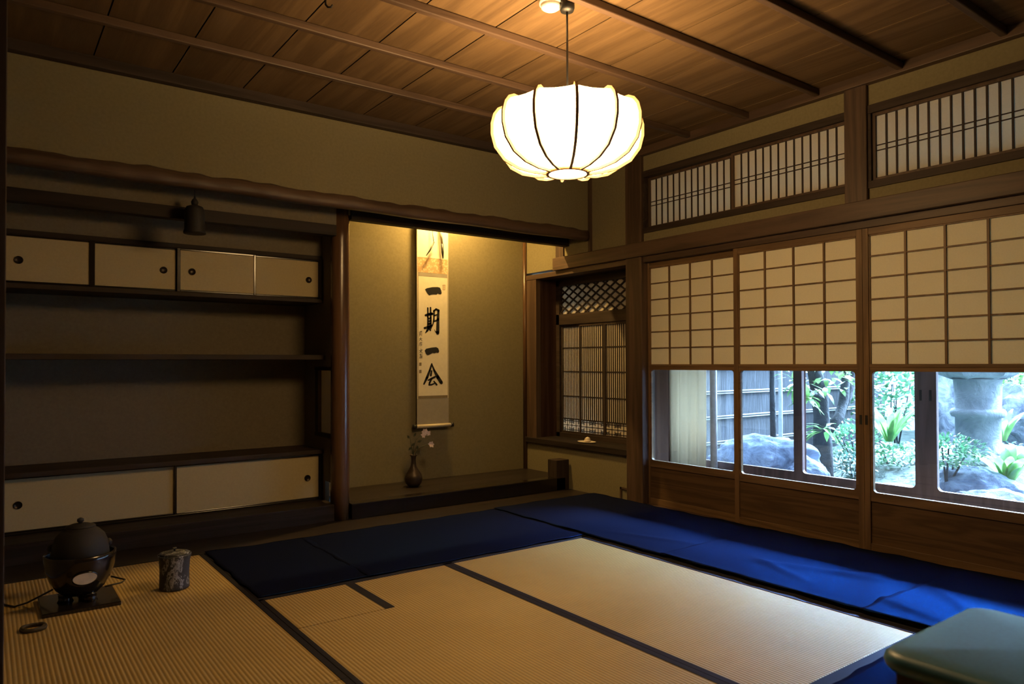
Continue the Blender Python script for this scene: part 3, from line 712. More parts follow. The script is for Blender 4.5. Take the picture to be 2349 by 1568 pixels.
# wind bands with dark ends
MB().tube([(2.945, SY-.02, 2.30), (2.948, SY-.025, 2.13), (2.958, SY-.03, 2.045)], .003, 6).build('cord', 'scroll_paper', hs)
tag(MB().tube([(2.962, SY-.03, 2.045), (2.925, SY-.03, 1.975), (2.888, SY-.03, 1.925)], [.006, .007, .003], 8).build('cord_end', 'black', hs), 'dark dangling cord end')
MB().tube([(3.020, SY-.02, 2.30), (3.026, SY-.025, 2.13), (3.036, SY-.03, 2.035)], .010, 8).build('cord', 'scroll_paper', hs)
tag(MB().tube([(3.036, SY-.03, 2.035), (3.042, SY-.03, 1.965), (3.046, SY-.03, 1.915)], [.011, .011, .004], 8).build('cord_end', 'black', hs), 'dark dangling cord end')
# brush strokes; coordinates in metres on the scroll, u to the right from x = 2.832, z height
def u5(px, py):         # enlarged view of the upper characters -> scroll plane
    d = (920+px/5.6-1171.593)/FPX*CR - (500+py/5.6-810.601)/FPX*CU + CF
    t = (SY-.002-EYE.y)/d.y; P = EYE+d*t; return (P.x, P.z)
def u6(px, py):
    d = (920+px/3.735-1171.593)/FPX*CR - (740+py/3.735-810.601)/FPX*CU + CF
    t = (SY-.002-EYE.y)/d.y; P = EYE+d*t; return (P.x, P.z)
def ink_poly(mb, pts): mb.prism([(a, SY-.0019, b) for a, b in pts], (0, -.0006, 0))
def ink_stroke(mb, fn, pts, wd, k):
    P = [Vector(fn(*p)) for p in pts]; m = len(P); wd = wd if isinstance(wd, (list, tuple)) else [wd]*m
    L, Rr = [], []
    for i in range(m):
        t = (P[min(i+1, m-1)]-P[max(i-1, 0)]).normalized(); nn_ = Vector((-t.y, t.x))*wd[i]*k
        L.append(P[i]+nn_); Rr.append(P[i]-nn_)
    for i in range(m-1): ink_poly(mb, [L[i], L[i+1], Rr[i+1], Rr[i]])
    for i in range(m):                       # round joints
        ink_poly(mb, [P[i]+wd[i]*k*Vector((math.cos(q*math.pi/4), math.sin(q*math.pi/4))) for q in range(8)])
K5 = (4.1/1645*5.0)/4.1/5.6/2*1.7; K6 = K5*5.6/3.735
ch = MB(); ink_poly(ch, [u5(*p) for p in [(308,915),(330,900),(400,886),(470,884),(500,893),(515,925),(522,960),(515,978),(490,978),(470,966),(455,984),(443,980),(400,980),(360,993),(335,965)]])
ch.build('calligraphy', 'ink', hs)
ch = MB()
for pts, wd in [([(343,1155),(345,1270),(347,1405)], [16,18,22]), ([(378,1150),(380,1280),(378,1410)], [16,20,26]), ([(315,1248),(360,1235),(402,1228)], [20,24,24]),
                ([(350,1290),(378,1284)], 13), ([(350,1324),(382,1318)], 13), ([(348,1362),(380,1352)], 15), ([(302,1412),(350,1400),(396,1374)], [20,26,14]),
                ([(352,1412),(335,1445),(314,1474)], [26,20,8]), ([(352,1410),(378,1440)], [18,14]),
                ([(424,1188),(422,1300),(412,1350),(396,1400)], [18,16,12,5]), ([(418,1195),(450,1170),(482,1188)], [16,20,24]),
                ([(480,1190),(474,1300),(470,1474)], [22,28,36]), ([(468,1476),(445,1460),(428,1430)], [18,8,3]), ([(425,1252),(468,1238)], 12), ([(424,1325),(466,1308)], 13)]:
    ink_stroke(ch, u5, pts, wd, K5)
ch.build('calligraphy', 'ink', hs)
ch = MB(); ink_poly(ch, [u6(*p) for p in [(202,238),(215,222),(260,212),(300,208),(318,217),(327,243),(320,258),(300,256),(285,262),(270,258),(240,275),(225,278),(212,265)]])
ch.build('calligraphy', 'ink', hs)
ch = MB()
for pts, wd in [([(263,352),(245,410),(222,470),(196,524)], [10,14,17,10]), ([(262,352),(285,410),(315,465),(345,512)], [8,14,22,22]), ([(262,412),(255,450)], [10,14]),
                ([(232,492),(262,478),(292,462)], [8,13,11]), ([(262,478),(245,512),(240,530)], [12,12,10]), ([(240,532),(262,530),(284,520)], [10,10,8]), ([(282,502),(305,530)], [9,12])]:
    ink_stroke(ch, u6, pts, wd, K6)
ch.build('calligraphy', 'ink', hs)
sg = [MB() for _ in range(5)]
for pts in [[(158,80),(180,76)],[(165,70),(168,80)],[(176,68),(172,80)],[(160,88),(158,114)],[(166,90),(166,108)],[(178,86),(177,112)],[(160,96),(168,94)],
            [(156,138),(180,134)],[(168,125),(165,142),(156,156)],[(168,140),(180,154)],
            [(160,168),(156,196)],[(164,172),(180,168)],[(170,164),(170,184)],[(164,186),(180,182)],[(164,196),(178,192)],
            [(170,222),(172,230)],[(156,238),(184,232)],[(178,234),(158,258)],[(162,240),(182,256)],
            [(158,272),(182,268)],[(166,264),(160,298)],[(170,276),(170,302)],[(170,284),(182,282)],[(170,292),(182,290)],[(158,302),(182,300)]]:
    yv = pts[0][1]; ink_stroke(sg[0 if yv < 118 else 1 if yv < 158 else 2 if yv < 210 else 3 if yv < 260 else 4], u6, pts, 2.4, K6)
for q in sg: q.build('signature', 'ink', hs)
se = MB()
for cx, cy in ((165, 355), (165, 418)):
    ink_poly(se, [u6(cx-10, cy-14), u6(cx+10, cy-15), u6(cx+10, cy+13), u6(cx-10, cy+14)])
    se.build('seal', 'seal_grey', hs); se = MB()
se = MB()
for a in ([(537,860),(565,858)], [(565,858),(562,922)], [(562,922),(538,920)], [(538,920),(537,860)], [(550,872),(549,908)]): ink_stroke(se, u5, a, 5, K5)
se.build('seal', 'seal_red', hs)
# hidden alcove lamp (the glow at the top of the scroll)
tl = empty('alcove_lamp', (3.04, 4.90, 2.66), 'small warm lamp hidden behind the alcove lintel', 'lamp')
MB().box(2.92, 3.16, 4.86, 4.94, 2.59, 2.66).build('housing', 'white', tl, .003)
MB().tube([(2.94, 4.90, 2.575), (3.14, 4.90, 2.575)], .014, 12).build('tube', 'tube_light', tl)
# vase with blossoms
vx, vy, vz = 2.672, 4.90, .106
va = MB().lathe([(.028, 0), (.042, .006), (.062, .030), (.070, .062), (.062, .095), (.038, .130), (.022, .160), (.017, .200), (.020, .228), (.034, .246), (.030, .246), (.016, .228), (.012, .20)], (vx, vy, vz), 32, True, False).build('vase', 'vase', loc=(vx, vy, vz))
tag(va, 'dark slender-necked vase on the alcove floor below the scroll', 'vase')
fl = empty('flower_spray', (vx, vy, vz+.2), 'spray of pale blossoms and leaves standing in the dark vase', 'flower')
def petals(c, r, seed):
    rr = random.Random(seed); mb = MB(); c = Vector(c)
    for k in range(6):
        a = k*math.pi/3+rr.uniform(-.2, .2); d = Vector((math.cos(a), -.35+.3*rr.random(), math.sin(a))).normalized(); s_ = d.cross(Vector((0, 1, 0))).normalized()
        l = r*rr.uniform(.8, 1.2); w_ = r*.42
        mb.add([c, c+d*l*.5+s_*w_+Vector((0, -.004, 0)), c+d*l, c+d*l*.5-s_*w_+Vector((0, -.004, 0))], [(0, 1, 2, 3)], True)
    return mb
st = [[(vx, vy, vz+.22), (vx-.005, vy-.01, vz+.30), (vx+.01, vy-.02, vz+.36), (vx+.075, vy-.03, vz+.415)],
      [(vx, vy, vz+.22), (vx+.03, vy-.01, vz+.29), (vx+.10, vy-.02, vz+.315), (vx+.135, vy-.02, vz+.318)],
      [(vx, vy, vz+.22), (vx-.02, vy, vz+.32), (vx-.03, vy, vz+.385)]]
for p in st: MB().tube(p, [.0028]*(len(p)-1)+[.0015], 6).build('stem', 'stem', fl)
for i, c in enumerate([(vx+.078, vy-.035, vz+.42), (vx+.138, vy-.025, vz+.318), (vx+.115, vy-.03, vz+.405), (vx+.068, vy-.03, vz+.395)]): petals(c, (.030, .028, .022, .024)[i], i).build('blossom', 'petal', fl)
for i, (a, b, c) in enumerate([(-.02, .0, .33), (-.035, .0, .39), (.02, -.02, .36), (-.045, 0, .30), (.0, 0, .40), (.03, -.01, .30)]):
    rr = random.Random(i+20); d = Vector((rr.uniform(-1, 1), -.3, rr.uniform(.2, 1))).normalized()*.04; s_ = d.cross(Vector((0, 1, 0))).normalized()*.011; p = Vector((vx+a, vy+b, vz+c-.02))
    MB().add([p, p+d*.5+s_, p+d, p+d*.5-s_], [(0, 1, 2, 3)]).build('leaf', 'stem', fl)

# shelf items in the study bay
pl = MB().lathe([(.0, 0), (.05, .001), (.095, .006), (.10, .010), (.092, .009), (.0, .004)], (4.03, 4.42, .3925), 24, False, False).build('plate', 'ceramic', loc=(4.03, 4.42, .3925)); tag(pl, 'flat pale dish on the dark shelf of the study bay', 'dish')
for v in pl.data.vertices: v.co.y *= .92; v.co.x *= .62
ob = empty('incense_box', (4.03, 4.42, .3975), 'small pale lidded trinket lying on the flat dish', 'trinket')
MB().lathe([(.0, 0), (.020, .002), (.027, .012), (.024, .022), (.0, .023)], (4.03, 4.41, .398), 16, False, False).build('body', 'ceramic', ob)
MB().lathe([(.022, 0), (.024, .006), (.014, .016), (.004, .020), (.0, .022)], (4.03, 4.41, .420), 16, False, False).build('lid', 'ceramic', ob)

# ------------------------------------------------------------------ tea things
bd = box('base_board', 'lacquer', (.200, .492, 3.548, 3.838, .0, .018), bevel=.003, loc=(.346, 3.693, 0)); tag(bd, 'square black lacquered board under the brazier', 'board')
kx, ky = .350, 3.69
br = empty('brazier', (kx, ky, .018), 'glossy black electric brazier bowl with an oval opening on the square board', 'brazier')
prof = [(.050, .026), (.082, .031), (.110, .056), (.136, .096), (.154, .145), (.160, .185), (.160, .205), (.153, .208), (.150, .200), (.148, .185), (.142, .150), (.122, .105), (.095, .070), (.05, .050)]
prof = [(r*.87, z) for r, z in prof]
mb = MB(); mb.lathe(prof, (kx, ky, .018), 64, True, True)
bb = mb.build('bowl', 'lacquer', br)
fd = Vector((0.08-kx, 0-ky, 0)).normalized(); sd = Vector((-fd.y, fd.x, 0))
ov = MB(); vs = []; fs = []; nq = 28
oc = Vector((kx, ky, 0))+Vector((0, 0, .018+.122))
# oval opening plate following the bowl wall
def wall_r(z):
    z -= .018
    for (r0, z0), (r1, z1) in zip(prof[:6], prof[1:7]):
        if z0 <= z <= z1: return r0+(r1-r0)*(z-z0)/(z1-z0)
    return .16
def oval(rad_u, rad_v, off):
    P = []
    for i in range(nq):
        a = 2*math.pi*i/nq; z = .136+rad_v*math.sin(a); ang = rad_u*math.cos(a)/.135+.12
        d = fd*math.cos(ang)+sd*math.sin(ang); P.append(Vector((kx, ky, z))+d*(wall_r(z)+off))
    return P
o1 = oval(.047, .026, .0075); o2 = oval(.053, .031, .0075); o3 = oval(.053, .031, -.004)
ov.add(o1, [tuple(range(nq))], True); tag(ov.build('heater_window', 'amber', br), 'pale oval opening in the front of the black bowl')
rm = MB().add(o1+o2+o3, [(i, (i+1) % nq, nq+(i+1) % nq, nq+i) for i in range(nq)]+[(nq+i, nq+(i+1) % nq, 2*nq+(i+1) % nq, 2*nq+i) for i in range(nq)], True); rm.build('opening_rim', 'lacquer', br)
for k in range(3):
    a = math.radians(65+120*k); c = (kx+.056*math.cos(a), ky+.056*math.sin(a))
    MB().lathe([(.032, 0), (.026, .012), (.028, .030), (.03, .036)], (c[0], c[1], .018), 14).build('foot', 'lacquer', br)
tag(MB().tube([(kx-.10, ky+.03, .07), (kx-.19, ky+.10, .012), (kx-.235, ky+.10, .004), (kx-.27, ky+.16, .004), (kx-.30, ky+.32, .004)], .004, 8).build('power_cord', 'black', br), 'thin black power cord')
tag(MB().tube([(kx+.095, ky-.02, .06), (kx+.165, ky+.02, .055), (kx+.185, ky+.06, .055), (kx+.13, ky+.08, .075)], .004, 8).build('side_cord', 'black', br), 'black cord loop at the side')
ke = empty('kettle', (kx, ky, .09), 'round dark iron kettle sitting in the black brazier', 'kettle')
MB().lathe([(.0, .10), (.065, .105), (.095, .135), (.110, .185), (.113, .215), (.109, .262), (.094, .300), (.072, .322), (.062, .326), (.060, .334), (.056, .334)], (kx, ky, 0), 48, False, True).build('pot', 'iron', ke)
ld = MB().lathe([(.0585, .333), (.058, .340), (.035, .348), (.008, .351)], (kx, ky, 0), 32, True, True).build('lid', 'iron', ke)
MB().lathe([(.006, .349), (.008, .354), (.014, .360), (.013, .370), (.004, .375)], (kx, ky, 0), 16, True, True).build('knob', 'iron', ld)
for s_ in (-1, 1):
    c = Vector((kx, ky, .255))+sd*s_*.108
    MB().lathe([(.001, -.018), (.014, -.010), (.016, .004), (.009, .014), (.001, .016)], c, 12, False, False).build('lug', 'iron', ke)
jx, jy = .730, 3.668
ja = empty('water_jar', (jx, jy, 0), 'grey brush-patterned lidded water jar on the mat right of the kettle', 'jar')
MB().lathe([(.060, .001), (.066, .005), (.0655, .02), (.064, .08), (.067, .13), (.072, .152), (.073, .160), (.068, .161), (.066, .150)], (jx, jy, 0), 40, True, True).build('body', 'jar', ja)
jl = MB().lathe([(.064, .158), (.066, .165), (.050, .170), (.006, .173)], (jx, jy, 0), 36, True, True).build('lid', 'jar', ja)
MB().lathe([(.004, .172), (.004, .182), (.009, .186), (.008, .190), (.002, .191)], (jx, jy, 0), 14, True, True).build('knob', 'jar', jl)
mb = MB(); vs = []
pts = [(.166+.040*math.cos(2*math.pi*i/40), 3.430+.040*math.sin(2*math.pi*i/40), .008+.002*math.sin(2*math.pi*i/40*3)) for i in range(41)]
mb.tube(pts, .0075, 10, False)
pts2 = [(.164+.036*math.cos(2*math.pi*i/40+1), 3.428+.036*math.sin(2*math.pi*i/40+1), .012) for i in range(34)]
mb.tube(pts2, .005, 8)
tag(mb.build('kettle_ring', 'rush', loc=(.166, 3.43, 0)), 'dark woven ring lying on the mat in front of the brazier', 'ring')

# ------------------------------------------------------------------ pendant lantern
LX, LY = LAMP_POS.x, LAMP_POS.y
la = empty('pendant_lantern', (LX, LY, 2.63), 'glowing ribbed paper lantern hanging from the ceiling', 'pendant lamp')
PR = [(.090, 1.876), (.150, 1.882), (.215, 1.900), (.270, 1.933), (.308, 1.985), (.322, 2.040), (.322, 2.085), (.312, 2.123), (.296, 2.144)]
A0 = math.atan2(-LY, -LX)                 # azimuth from lamp towards the viewer
NR = 12
def rib_ang(i): return A0+math.radians(6.6)+2*math.pi*i/NR
shade = MB()
for i in range(NR):                       # flat paper gores between the ribs
    a, b = rib_ang(i), rib_ang(i+1); vs = []; fs = []
    seg = 4
    for (r, z) in PR:
        for k in range(seg+1):
            t = k/seg; P = Vector((math.cos(a), math.sin(a)))*(1-t)+Vector((math.cos(b), math.sin(b)))*t
            q = 1-.05*math.sin(math.pi*t)
            vs.append((LX+P.x*r*q, LY+P.y*r*q, z))
    for j in range(len(PR)-1):
        for k in range(seg): fs.append((j*(seg+1)+k, j*(seg+1)+k+1, (j+1)*(seg+1)+k+1, (j+1)*(seg+1)+k))
    shade.add(vs, fs, True)
so_ = shade.build('paper_shade', 'shade', la); tag(so_, 'glowing white paper shade')
for i in range(NR):
    a = rib_ang(i); d = Vector((math.cos(a), math.sin(a), 0)); s_ = Vector((-d.y, d.x, 0))*.0060
    path = PR+[(.276, 2.152), (.258, 2.148)]
    vs = []; fs = []
    for j, (r, z) in enumerate(path):
        r0, z0 = path[max(j-1, 0)]; r1, z1 = path[min(j+1, len(path)-1)]
        t = Vector((r1-r0, z1-z0)).normalized(); nrm = Vector((t.y, -t.x))
        for off, sg_ in ((-.002, -1), (-.002, 1), (.011, 1), (.011, -1)):
            P = Vector((LX, LY, 0))+d*(r+nrm.x*off)+s_*sg_; P.z = z+nrm.y*off; vs.append(P)
    for j in range(len(path)-1):
        for k in range(4): fs.append((j*4+k, j*4+(k+1) % 4, (j+1)*4+(k+1) % 4, (j+1)*4+k))
    fs.append((0, 1, 2, 3)); fs.append(tuple((len(path)-1)*4+k for k in range(4)))
    MB().add(vs, fs).build('rib', 'rib', la)
MB().lathe([(.082, 1.866), (.094, 1.866), (.096, 1.880), (.082, 1.880), (.082, 1.866)], (LX, LY, 0), 48, False, False).build('bottom_ring', 'rib', la)
MB().lathe([(.0, 1.874), (.083, 1.874)], (LX, LY, 0), 48, False, False).build('diffuser', 'shade', la)
MB().tube([(LX, LY, 2.10), (LX, LY, 2.30), (LX, LY, 2.60)], .0045, 8).build('cord', 'black', la)
MB().lathe([(.001, 2.575), (.028, 2.577), (.033, 2.59), (.033, 2.637), (.001, 2.638)], (LX, LY, 0), 24, False, False).build('ceiling_cap', 'black', la)
MB().lathe([(.02, 2.04), (.025, 2.10), (.012, 2.13), (.001, 2.13)], (LX, LY, 0), 18, False, False).build('socket', 'black', la)
lg = bpy.data.lights.new('bulb', 'POINT'); lg.energy = 38.0; lg.color = LAMP_COL; lg.shadow_soft_size = .05
lo = bpy.data.objects.new('bulb', lg); COL.objects.link(lo); lo.location = (LX+.07, LY+.02, 2.06)
sd_ = empty('smoke_detector', (1.985, 2.395, 2.637), 'white round detector on the ceiling beside the lantern cord', 'detector')
MB().lathe([(.001, 2.588), (.030, 2.590), (.042, 2.598), (.045, 2.612)], (1.985, 2.395, 0), 28, False, True).build('cover', 'white', sd_)
MB().lathe([(.05, 2.612), (.05, 2.640)], (1.985, 2.395, 0), 28, True, True).build('mounting_plate', 'white', sd_)
hk = MB().tube([(1.189, 2.968, 2.642), (1.190, 2.966, 2.610), (1.196, 2.958, 2.598), (1.206, 2.948, 2.596), (1.212, 2.942, 2.606)], .0045, 8).build('ceiling_hook', 'iron', loc=(1.189, 2.968, 2.64))
tag(hk, 'small dark metal hook hanging from the ceiling boards', 'hook')

# ------------------------------------------------------------------ leather stool in the foreground
sx0, sx1, sy0, sy1, zt = 1.50, 1.985, .30, .765, .452
stl = empty('leather_stool', ((sx0+sx1)/2, (sy0+sy1)/2, 0), 'dark teal leather stool in the bottom right corner', 'stool')
def pad(x0, x1, y0, y1, z0, z1, rc, rv, crown):
    vs = []; fs = []; n = 8
    def loop(inset, z):
        L = []
        for cx, cy, a0 in ((x1-rc, y1-rc, 0), (x0+rc, y1-rc, 90), (x0+rc, y0+rc, 180), (x1-rc, y0+rc, 270)):
            for k in range(n+1):
                a = math.radians(a0+90*k/n); L.append((cx+(rc-inset)*math.cos(a), cy+(rc-inset)*math.sin(a), z))
        return L
    N = 4*(n+1); rows = []
    for k in range(7):
        a = math.radians(-90+180*k/6); rows.append(loop(rv-rv*math.cos(a), (z0+z1)/2+(z1-z0)/2*math.sin(a)))
    cx, cy = (x0+x1)/2, (y0+y1)/2
    for f, dz in ((.85, .3), (.6, .65), (.3, .92)):
        rows.append([(cx+(x-cx)*f, cy+(y-cy)*f, z1+crown*dz) for x, y, z in rows[6]])
    for r in rows: vs += r
    for j in range(len(rows)-1):
        for i in range(N): fs.append((j*N+i, j*N+(i+1) % N, (j+1)*N+(i+1) % N, (j+1)*N+i))
    vs.append((cx, cy, z1+crown)); c = len(vs)-1; j = len(rows)-1
    for i in range(N): fs.append((j*N+i, j*N+(i+1) % N, c))
    fs.append(tuple(reversed(range(N))))
    return MB().add(vs, fs, True)
pad(sx0, sx1, sy0, sy1, .410, zt, .055, .020, .012).build('seat_cushion', 'leather', stl)
MB().box(sx0+.03, sx1-.03, sy0+.03, sy1-.03, .30, .412).build('apron', 'chair_wood', stl, .004)
for a in (sx0+.035, sx1-.085):
    for b in (sy0+.035, sy1-.085): MB().box(a, a+.05, b, b+.05, .014, .31).build('leg', 'chair_wood', stl, .004)

# ------------------------------------------------------------------ garden
gm = MB(); nx, ny = 46, 60; vs = []; fs = []
def gz(x, y):
    m = .42*math.exp(-((x-7.6)**2/1.6+(y-2.4)**2/2.2))+.22*math.exp(-((x-9)**2+(y-4)**2)/3)
    return -.22+m+.03*sm_noise(x*1.5, y*1.5)+.015*sm_noise(x*5, y*5)
for j in range(ny+1):
    for i in range(nx+1):
        x = 4.97+(14-4.97)*i/nx; y = -3+(11.0)*j/ny; vs.append((x, y, gz(x, y)))
for j in range(ny):
    for i in range(nx): fs.append((j*(nx+1)+i, j*(nx+1)+i+1, (j+1)*(nx+1)+i+1, (j+1)*(nx+1)+i))
ground = structure(gm.add(vs, fs, True).build('ground', 'soil'), 'mossy garden ground with a low mound', 'ground')
# bark fence with bamboo battens
fe = empty('bark_fence', (7.6, 5.2, -.2), 'weathered bark fence with thin bamboo battens beyond the glass doors', 'fence')
MB().box(5.0, 10.6, 5.20, 5.26, -.3, 2.1).build('bark_panel', 'fence', fe)
for z in (.715, .430, .145, 1.0, 1.3): MB().tube([(5.0, 5.185, z), (7.8, 5.18, z+.01), (10.6, 5.185, z)], .009, 8).build('batten', 'bamboo', fe); MB().tube([(5.0, 5.185, z-.024), (7.8, 5.182, z-.016), (10.6, 5.185, z-.026)], .007, 8).build('batten', 'bamboo', fe)
p0 = at(1637, 960, 5.9); po = MB().tube([(p0.x, p0.y, -.3), (p0.x, p0.y, 2.2)], .028, 14).build('garden_post', 'pole', loc=(p0.x, p0.y, -.3)); tag(po, 'pale weathered post standing beside the cream curtain', 'post')
p0 = at(1790, 960, 7.2); po = MB().tube([(p0.x, p0.y, -.2), (p0.x+.01, p0.y, 2.2)], [.022, .018], 14).build('garden_pole', 'pole', loc=(p0.x, p0.y, -.2)); tag(po, 'thin pale pole standing in front of the bark fence', 'pole')
# rocks
def rock(name, c, r, seed, mat, label, jag=.18):
    rr = random.Random(seed); bm = bmesh.new(); bmesh.ops.create_icosphere(bm, subdivisions=5, radius=1.0)
    dirs = [(Vector((rr.uniform(-1, 1), rr.uniform(-1, 1), rr.uniform(-.6, 1))).normalized(), rr.uniform(.62, .92)) for _ in range(13)]
    for v in bm.verts:
        p = v.co.copy()
        for d, h_ in dirs:
            e = p.dot(d)-h_
            if e > 0: p -= d*e*.85
        q = p*1.7+Vector((seed*3.1, 0, 0)); p *= 1+jag*(mnoise.fractal(q, 1.0, 2.1, 6)*.75+.5*(abs(mnoise.noise(q*2.3))-.25))
        v.co = Vector((p.x*r[0], p.y*r[1], p.z*r[2]))
    me = bpy.data.meshes.new(name); bm.to_mesh(me); bm.free()
    me.materials.append(M[mat]); o = bpy.data.objects.new(name, me); COL.objects.link(o); o.location = c
    for p in me.polygons: p.use_smooth = seed % 2 == 0
    return tag(o, label, 'rock')
rock('garden_rock', at(1745, 1062, 6.2), (.34, .55, .26), 2, 'rock_blue', 'large blue-grey rock at the foot of the bark fence')
rock('garden_rock', at(2172, 930, 8.2), (.30, .26, .62), 4, 'rock_pale', 'tall pale craggy rock left of the stone lantern')
rock('garden_rock', at(2345, 975, 8.0), (.45, .50, .50), 7, 'rock_pale', 'pale boulder at the right edge behind the stone lantern')
rock('garden_rock', at(2225, 1112, 5.95), (.26, .40, .17), 6, 'rock_blue', 'flat grey rock below the stone lantern')
rock('garden_rock', at(2268, 1165, 5.55), (.26, .34, .17), 8, 'rock_pale', 'rounded pale rock against the bottom of the glass right of the lantern base')
rock('garden_rock', at(1858, 1092, 5.75), (.20, .16, .17), 10, 'rock_blue', 'low rock at the foot of the tree trunk')
rock('garden_rock', at(2040, 1122, 6.2), (.22, .22, .06), 12, 'rock_pale', 'flat stepping stone below the strap-leaved plant')
# lantern
L0 = at(2243, 950, 6.5); lx, ly = L0.x, L0.y
sl = empty('stone_lantern', (lx, ly, .15), 'grey stone lantern with a ringed round shaft in the garden', 'stone lantern')
MB().lathe([(.36, .10), (.36, .17), (.30, .205), (.24, .225)], (lx, ly, 0), 36, True, True).build('base', 'granite', sl)
MB().lathe([(.205, .22), (.205, .25), (.180, .27), (.178, .545), (.205, .552), (.218, .575), (.218, .600), (.205, .622), (.180, .63), (.186, .80), (.190, .885), (.22, .90)], (lx, ly, 0), 40, True, True).build('shaft', 'granite', sl)
MB().lathe([(.21, .893), (.30, .930), (.33, .965), (.33, 1.03), (.18, 1.05)], (lx, ly, 0), 6, True, True, False).build('platform', 'granite', sl)
MB().lathe([(.17, 1.05), (.17, 1.32)], (lx, ly, 0), 6, True, True, False).build('light_chamber', 'granite', sl)
MB().lathe([(.40, 1.32), (.42, 1.37), (.16, 1.52), (.04, 1.56)], (lx, ly, 0), 6, True, True, False).build('roof', 'granite', sl)
# tree
def leaf(mb, p, d, l, w_, up=Vector((0, 0, 1))):
    d = d.normalized(); s_ = d.cross(up)
    if s_.length < .05: s_ = Vector((1, 0, 0))
    s_ = s_.normalized()*w_; n_ = s_.cross(d).normalized()*l*.10
    a = p; b = p+d*l*.35+n_; c = p+d*l*.7+n_*.6; e = p+d*l-n_*.4
    mb.add([a, b+s_, b, b-s_, c+s_*.8, c, c-s_*.8, e], [(0, 1, 2), (0, 2, 3), (1, 4, 5, 2), (2, 5, 6, 3), (4, 7, 5), (5, 7, 6)], True)
def leaf_cloud(c, r, n, l, w_, seed, mat_bias=0.2):
    rr = random.Random(seed); mb = MB(); c = Vector(c)
    for _ in range(n):
        while True:
            q = Vector((rr.uniform(-1, 1), rr.uniform(-1, 1), rr.uniform(-1, 1)))
            if .35 < q.length < 1: break
        p = c+Vector((q.x*r[0], q.y*r[1], q.z*r[2])); d = Vector((q.x, q.y, q.z*.5+mat_bias))+Vector((rr.uniform(-.6, .6), rr.uniform(-.6, .6), rr.uniform(-.5, .5)))
        leaf(mb, p, d, l*rr.uniform(.7, 1.3), w_*rr.uniform(.7, 1.2))
    return mb
T0 = at(1888, 1095, 6.6)
tr = empty('garden_tree', (T0.x, T0.y, gz(T0.x, T0.y)), 'dark-trunked garden tree with pale green leaves behind the glass', 'tree')
pts = [(T0.x, T0.y, gz(T0.x, T0.y)-.1), (T0.x+.0, T0.y, .25), (T0.x-.0, T0.y+.01, .55), at(1880, 900, 6.62), at(1868, 850, 6.6), at(1850, 760, 6.6), at(1845, 640, 6.6)]
MB().tube(pts, [.10, .085, .068, .075, .062, .055, .045], 14).build('trunk', 'bark', tr)
MB().tube([at(1888, 1000, 6.62), at(1925, 955, 6.75), at(1935, 920, 6.85), at(1940, 870, 6.9), at(1948, 700, 7.0)], [.05, .045, .045, .04, .03], 10).build('branch', 'bark', tr)
MB().tube([at(1930, 945, 6.8), at(1950, 900, 7.0), at(1962, 830, 7.1), at(1972, 700, 7.2)], [.035, .035, .03, .025], 10).build('branch', 'bark', tr)
MB().tube([at(1884, 910, 6.55), at(1855, 895, 6.3), at(1840, 905, 6.1), at(1825, 915, 6.0)], [.02, .012, .008, .004], 7).build('branch', 'bark', tr)
mb = leaf_cloud(at(1905, 850, 6.5), (.42, .42, .22), 170, .12, .022, 31)
leaves = mb
for c, n_, sd2 in ((at(1850, 915, 6.1), 22, 5), (at(1890, 985, 6.1), 14, 6), (at(1830, 880, 6.2), 14, 9)):
    rr = random.Random(sd2)
    for _ in range(n_): leaf(leaves, Vector(c)+Vector((rr.uniform(-.03, .03), rr.uniform(-.03, .03), rr.uniform(-.02, .02))), Vector((rr.uniform(-1, 1), rr.uniform(-1, 1), rr.uniform(-.5, .45))), rr.uniform(.14, .22), .022)
leaves.build('foliage', 'leaf_light', tr)
# strap-leaved plants
def strap_plant(c, n, L, seed, label, mat='leaf_light', wd=.03):
    rr = random.Random(seed); mb = MB(); c = Vector(c)
    for k in range(n):
        a = rr.uniform(0, 2*math.pi); tilt = rr.uniform(.15, .65); l = L*rr.uniform(.7, 1.15)
        d = Vector((math.cos(a)*tilt, math.sin(a)*tilt, 1)).normalized(); s_ = Vector((-math.sin(a), math.cos(a), 0)); pv = []; p = c+Vector((math.cos(a), math.sin(a), 0))*.03
        m_ = 8
        for j in range(m_+1):
            t = j/m_; w_ = wd*(math.sin(math.pi*min(.98, .12+.86*t)))**.7
            pv.append((p+s_*w_, p-d.cross(s_).normalized()*w_*.25, p-s_*w_)); p = p+d*l/m_; d = (d+Vector((math.cos(a)*.10, math.sin(a)*.10, -.10*t*2))).normalized()
        vs = [q for tri in pv for q in tri]; fs = []
        for j in range(m_): fs += [(j*3, j*3+3, j*3+4, j*3+1), (j*3+1, j*3+4, j*3+5, j*3+2)]
        mb.add(vs, fs, True)
    o = mb.build('strap_leaf_plant', mat, loc=c); return tag(o, label, 'plant')
strap_plant(at(2040, 1012, 7.2), 20, .52, 3, 'strap-leaved plant with upright bright leaves between the two outer door stiles')
strap_plant(at(2312, 1105, 5.9), 16, .36, 5, 'broad-leaved bright plant right of the rounded pale rock', wd=.045)
strap_plant(at(2300, 1010, 7.4), 14, .42, 8, 'yellow-green plant behind the shaft of the stone lantern', wd=.035)
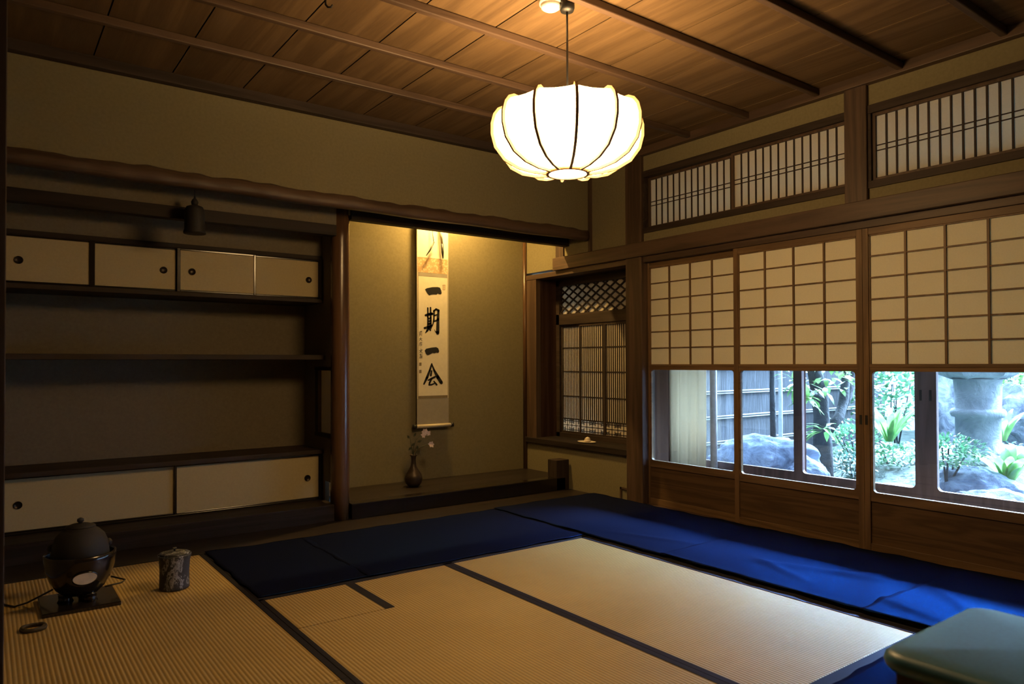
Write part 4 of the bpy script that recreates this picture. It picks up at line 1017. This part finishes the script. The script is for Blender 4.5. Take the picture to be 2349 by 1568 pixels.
# shrubs
def shrub(c, r, n, l, w_, seed, label, mat='bush'):
    c = Vector(c); e = empty('garden_shrub', (c.x, c.y, gz(c.x, c.y)), label, 'shrub')
    leaf_cloud(c, r, n, l, w_, seed).build('foliage', mat, e)
    rr = random.Random(seed); g = gz(c.x, c.y)
    for k in range(4): MB().tube([(c.x+rr.uniform(-.05, .05), c.y+rr.uniform(-.05, .05), g-.05), (c.x+rr.uniform(-.5, .5)*r[0], c.y+rr.uniform(-.5, .5)*r[1], c.z+r[2]*.3)], [.012, .006], 6).build('stem', 'bark', e)
shrub(at(2175, 1035, 5.95), (.33, .30, .13), 900, .042, .012, 11, 'low pale green shrub in front of the stone lantern')
shrub(at(1962, 1015, 7.7), (.40, .36, .26), 700, .06, .016, 12, 'green shrub behind the tree trunk')
shrub(at(1962, 1068, 6.75), (.18, .20, .12), 420, .055, .014, 13, 'low ground-hugging shrub right of the tree trunk', 'leaf_dark')
shrub(at(2050, 1050, 6.95), (.32, .28, .11), 520, .05, .014, 14, 'low leafy ground cover under the strap-leaved plant')
shrub(at(2045, 905, 9.3), (.60, .50, .46), 900, .09, .026, 15, 'tall shrub in the far back between door stile and lantern')
shrub(at(2340, 880, 8.9), (.55, .45, .40), 700, .10, .030, 16, 'bright green shrub behind the lantern at the right edge', 'leaf_light')
shrub(at(2345, 1120, 6.5), (.20, .20, .13), 260, .07, .020, 17, 'dark low shrub at the bottom right edge of the glass', 'leaf_dark')
shrub(at(2210, 850, 11.3), (1.1, .9, .65), 1000, .12, .036, 19, 'large pale shrub far behind the stone lantern', 'leaf_light')
lt = MB(); rr = random.Random(77)
for _ in range(2600):
    x = rr.uniform(5.2, 9.6); y = rr.uniform(1.6, 5.0); a = rr.uniform(0, 6.28)
    leaf(lt, Vector((x, y, gz(x, y)+.008)), Vector((math.cos(a), math.sin(a), rr.uniform(-.1, .5))), rr.uniform(.03, .075), rr.uniform(.008, .016))
tag(lt.build('leaf_litter', 'leaf_dark', ground), kind='stuff')
p0 = at(1775, 960, 7.4); po = MB().tube([(p0.x, p0.y, -.2), (p0.x-.02, p0.y, .8), (p0.x+.01, p0.y, 2.2)], [.035, .028, .024], 12).build('garden_pole', 'bark', loc=(p0.x, p0.y, -.2)); tag(po, 'dark slender stake just left of the pale pole before the bark fence', 'pole')
# plain garden wall far back
structure(MB().box(13.8, 14.0, -3, 8, -.5, 2.2).build('wall_garden', 'pole'), 'pale garden wall far behind the shrubs', 'wall')
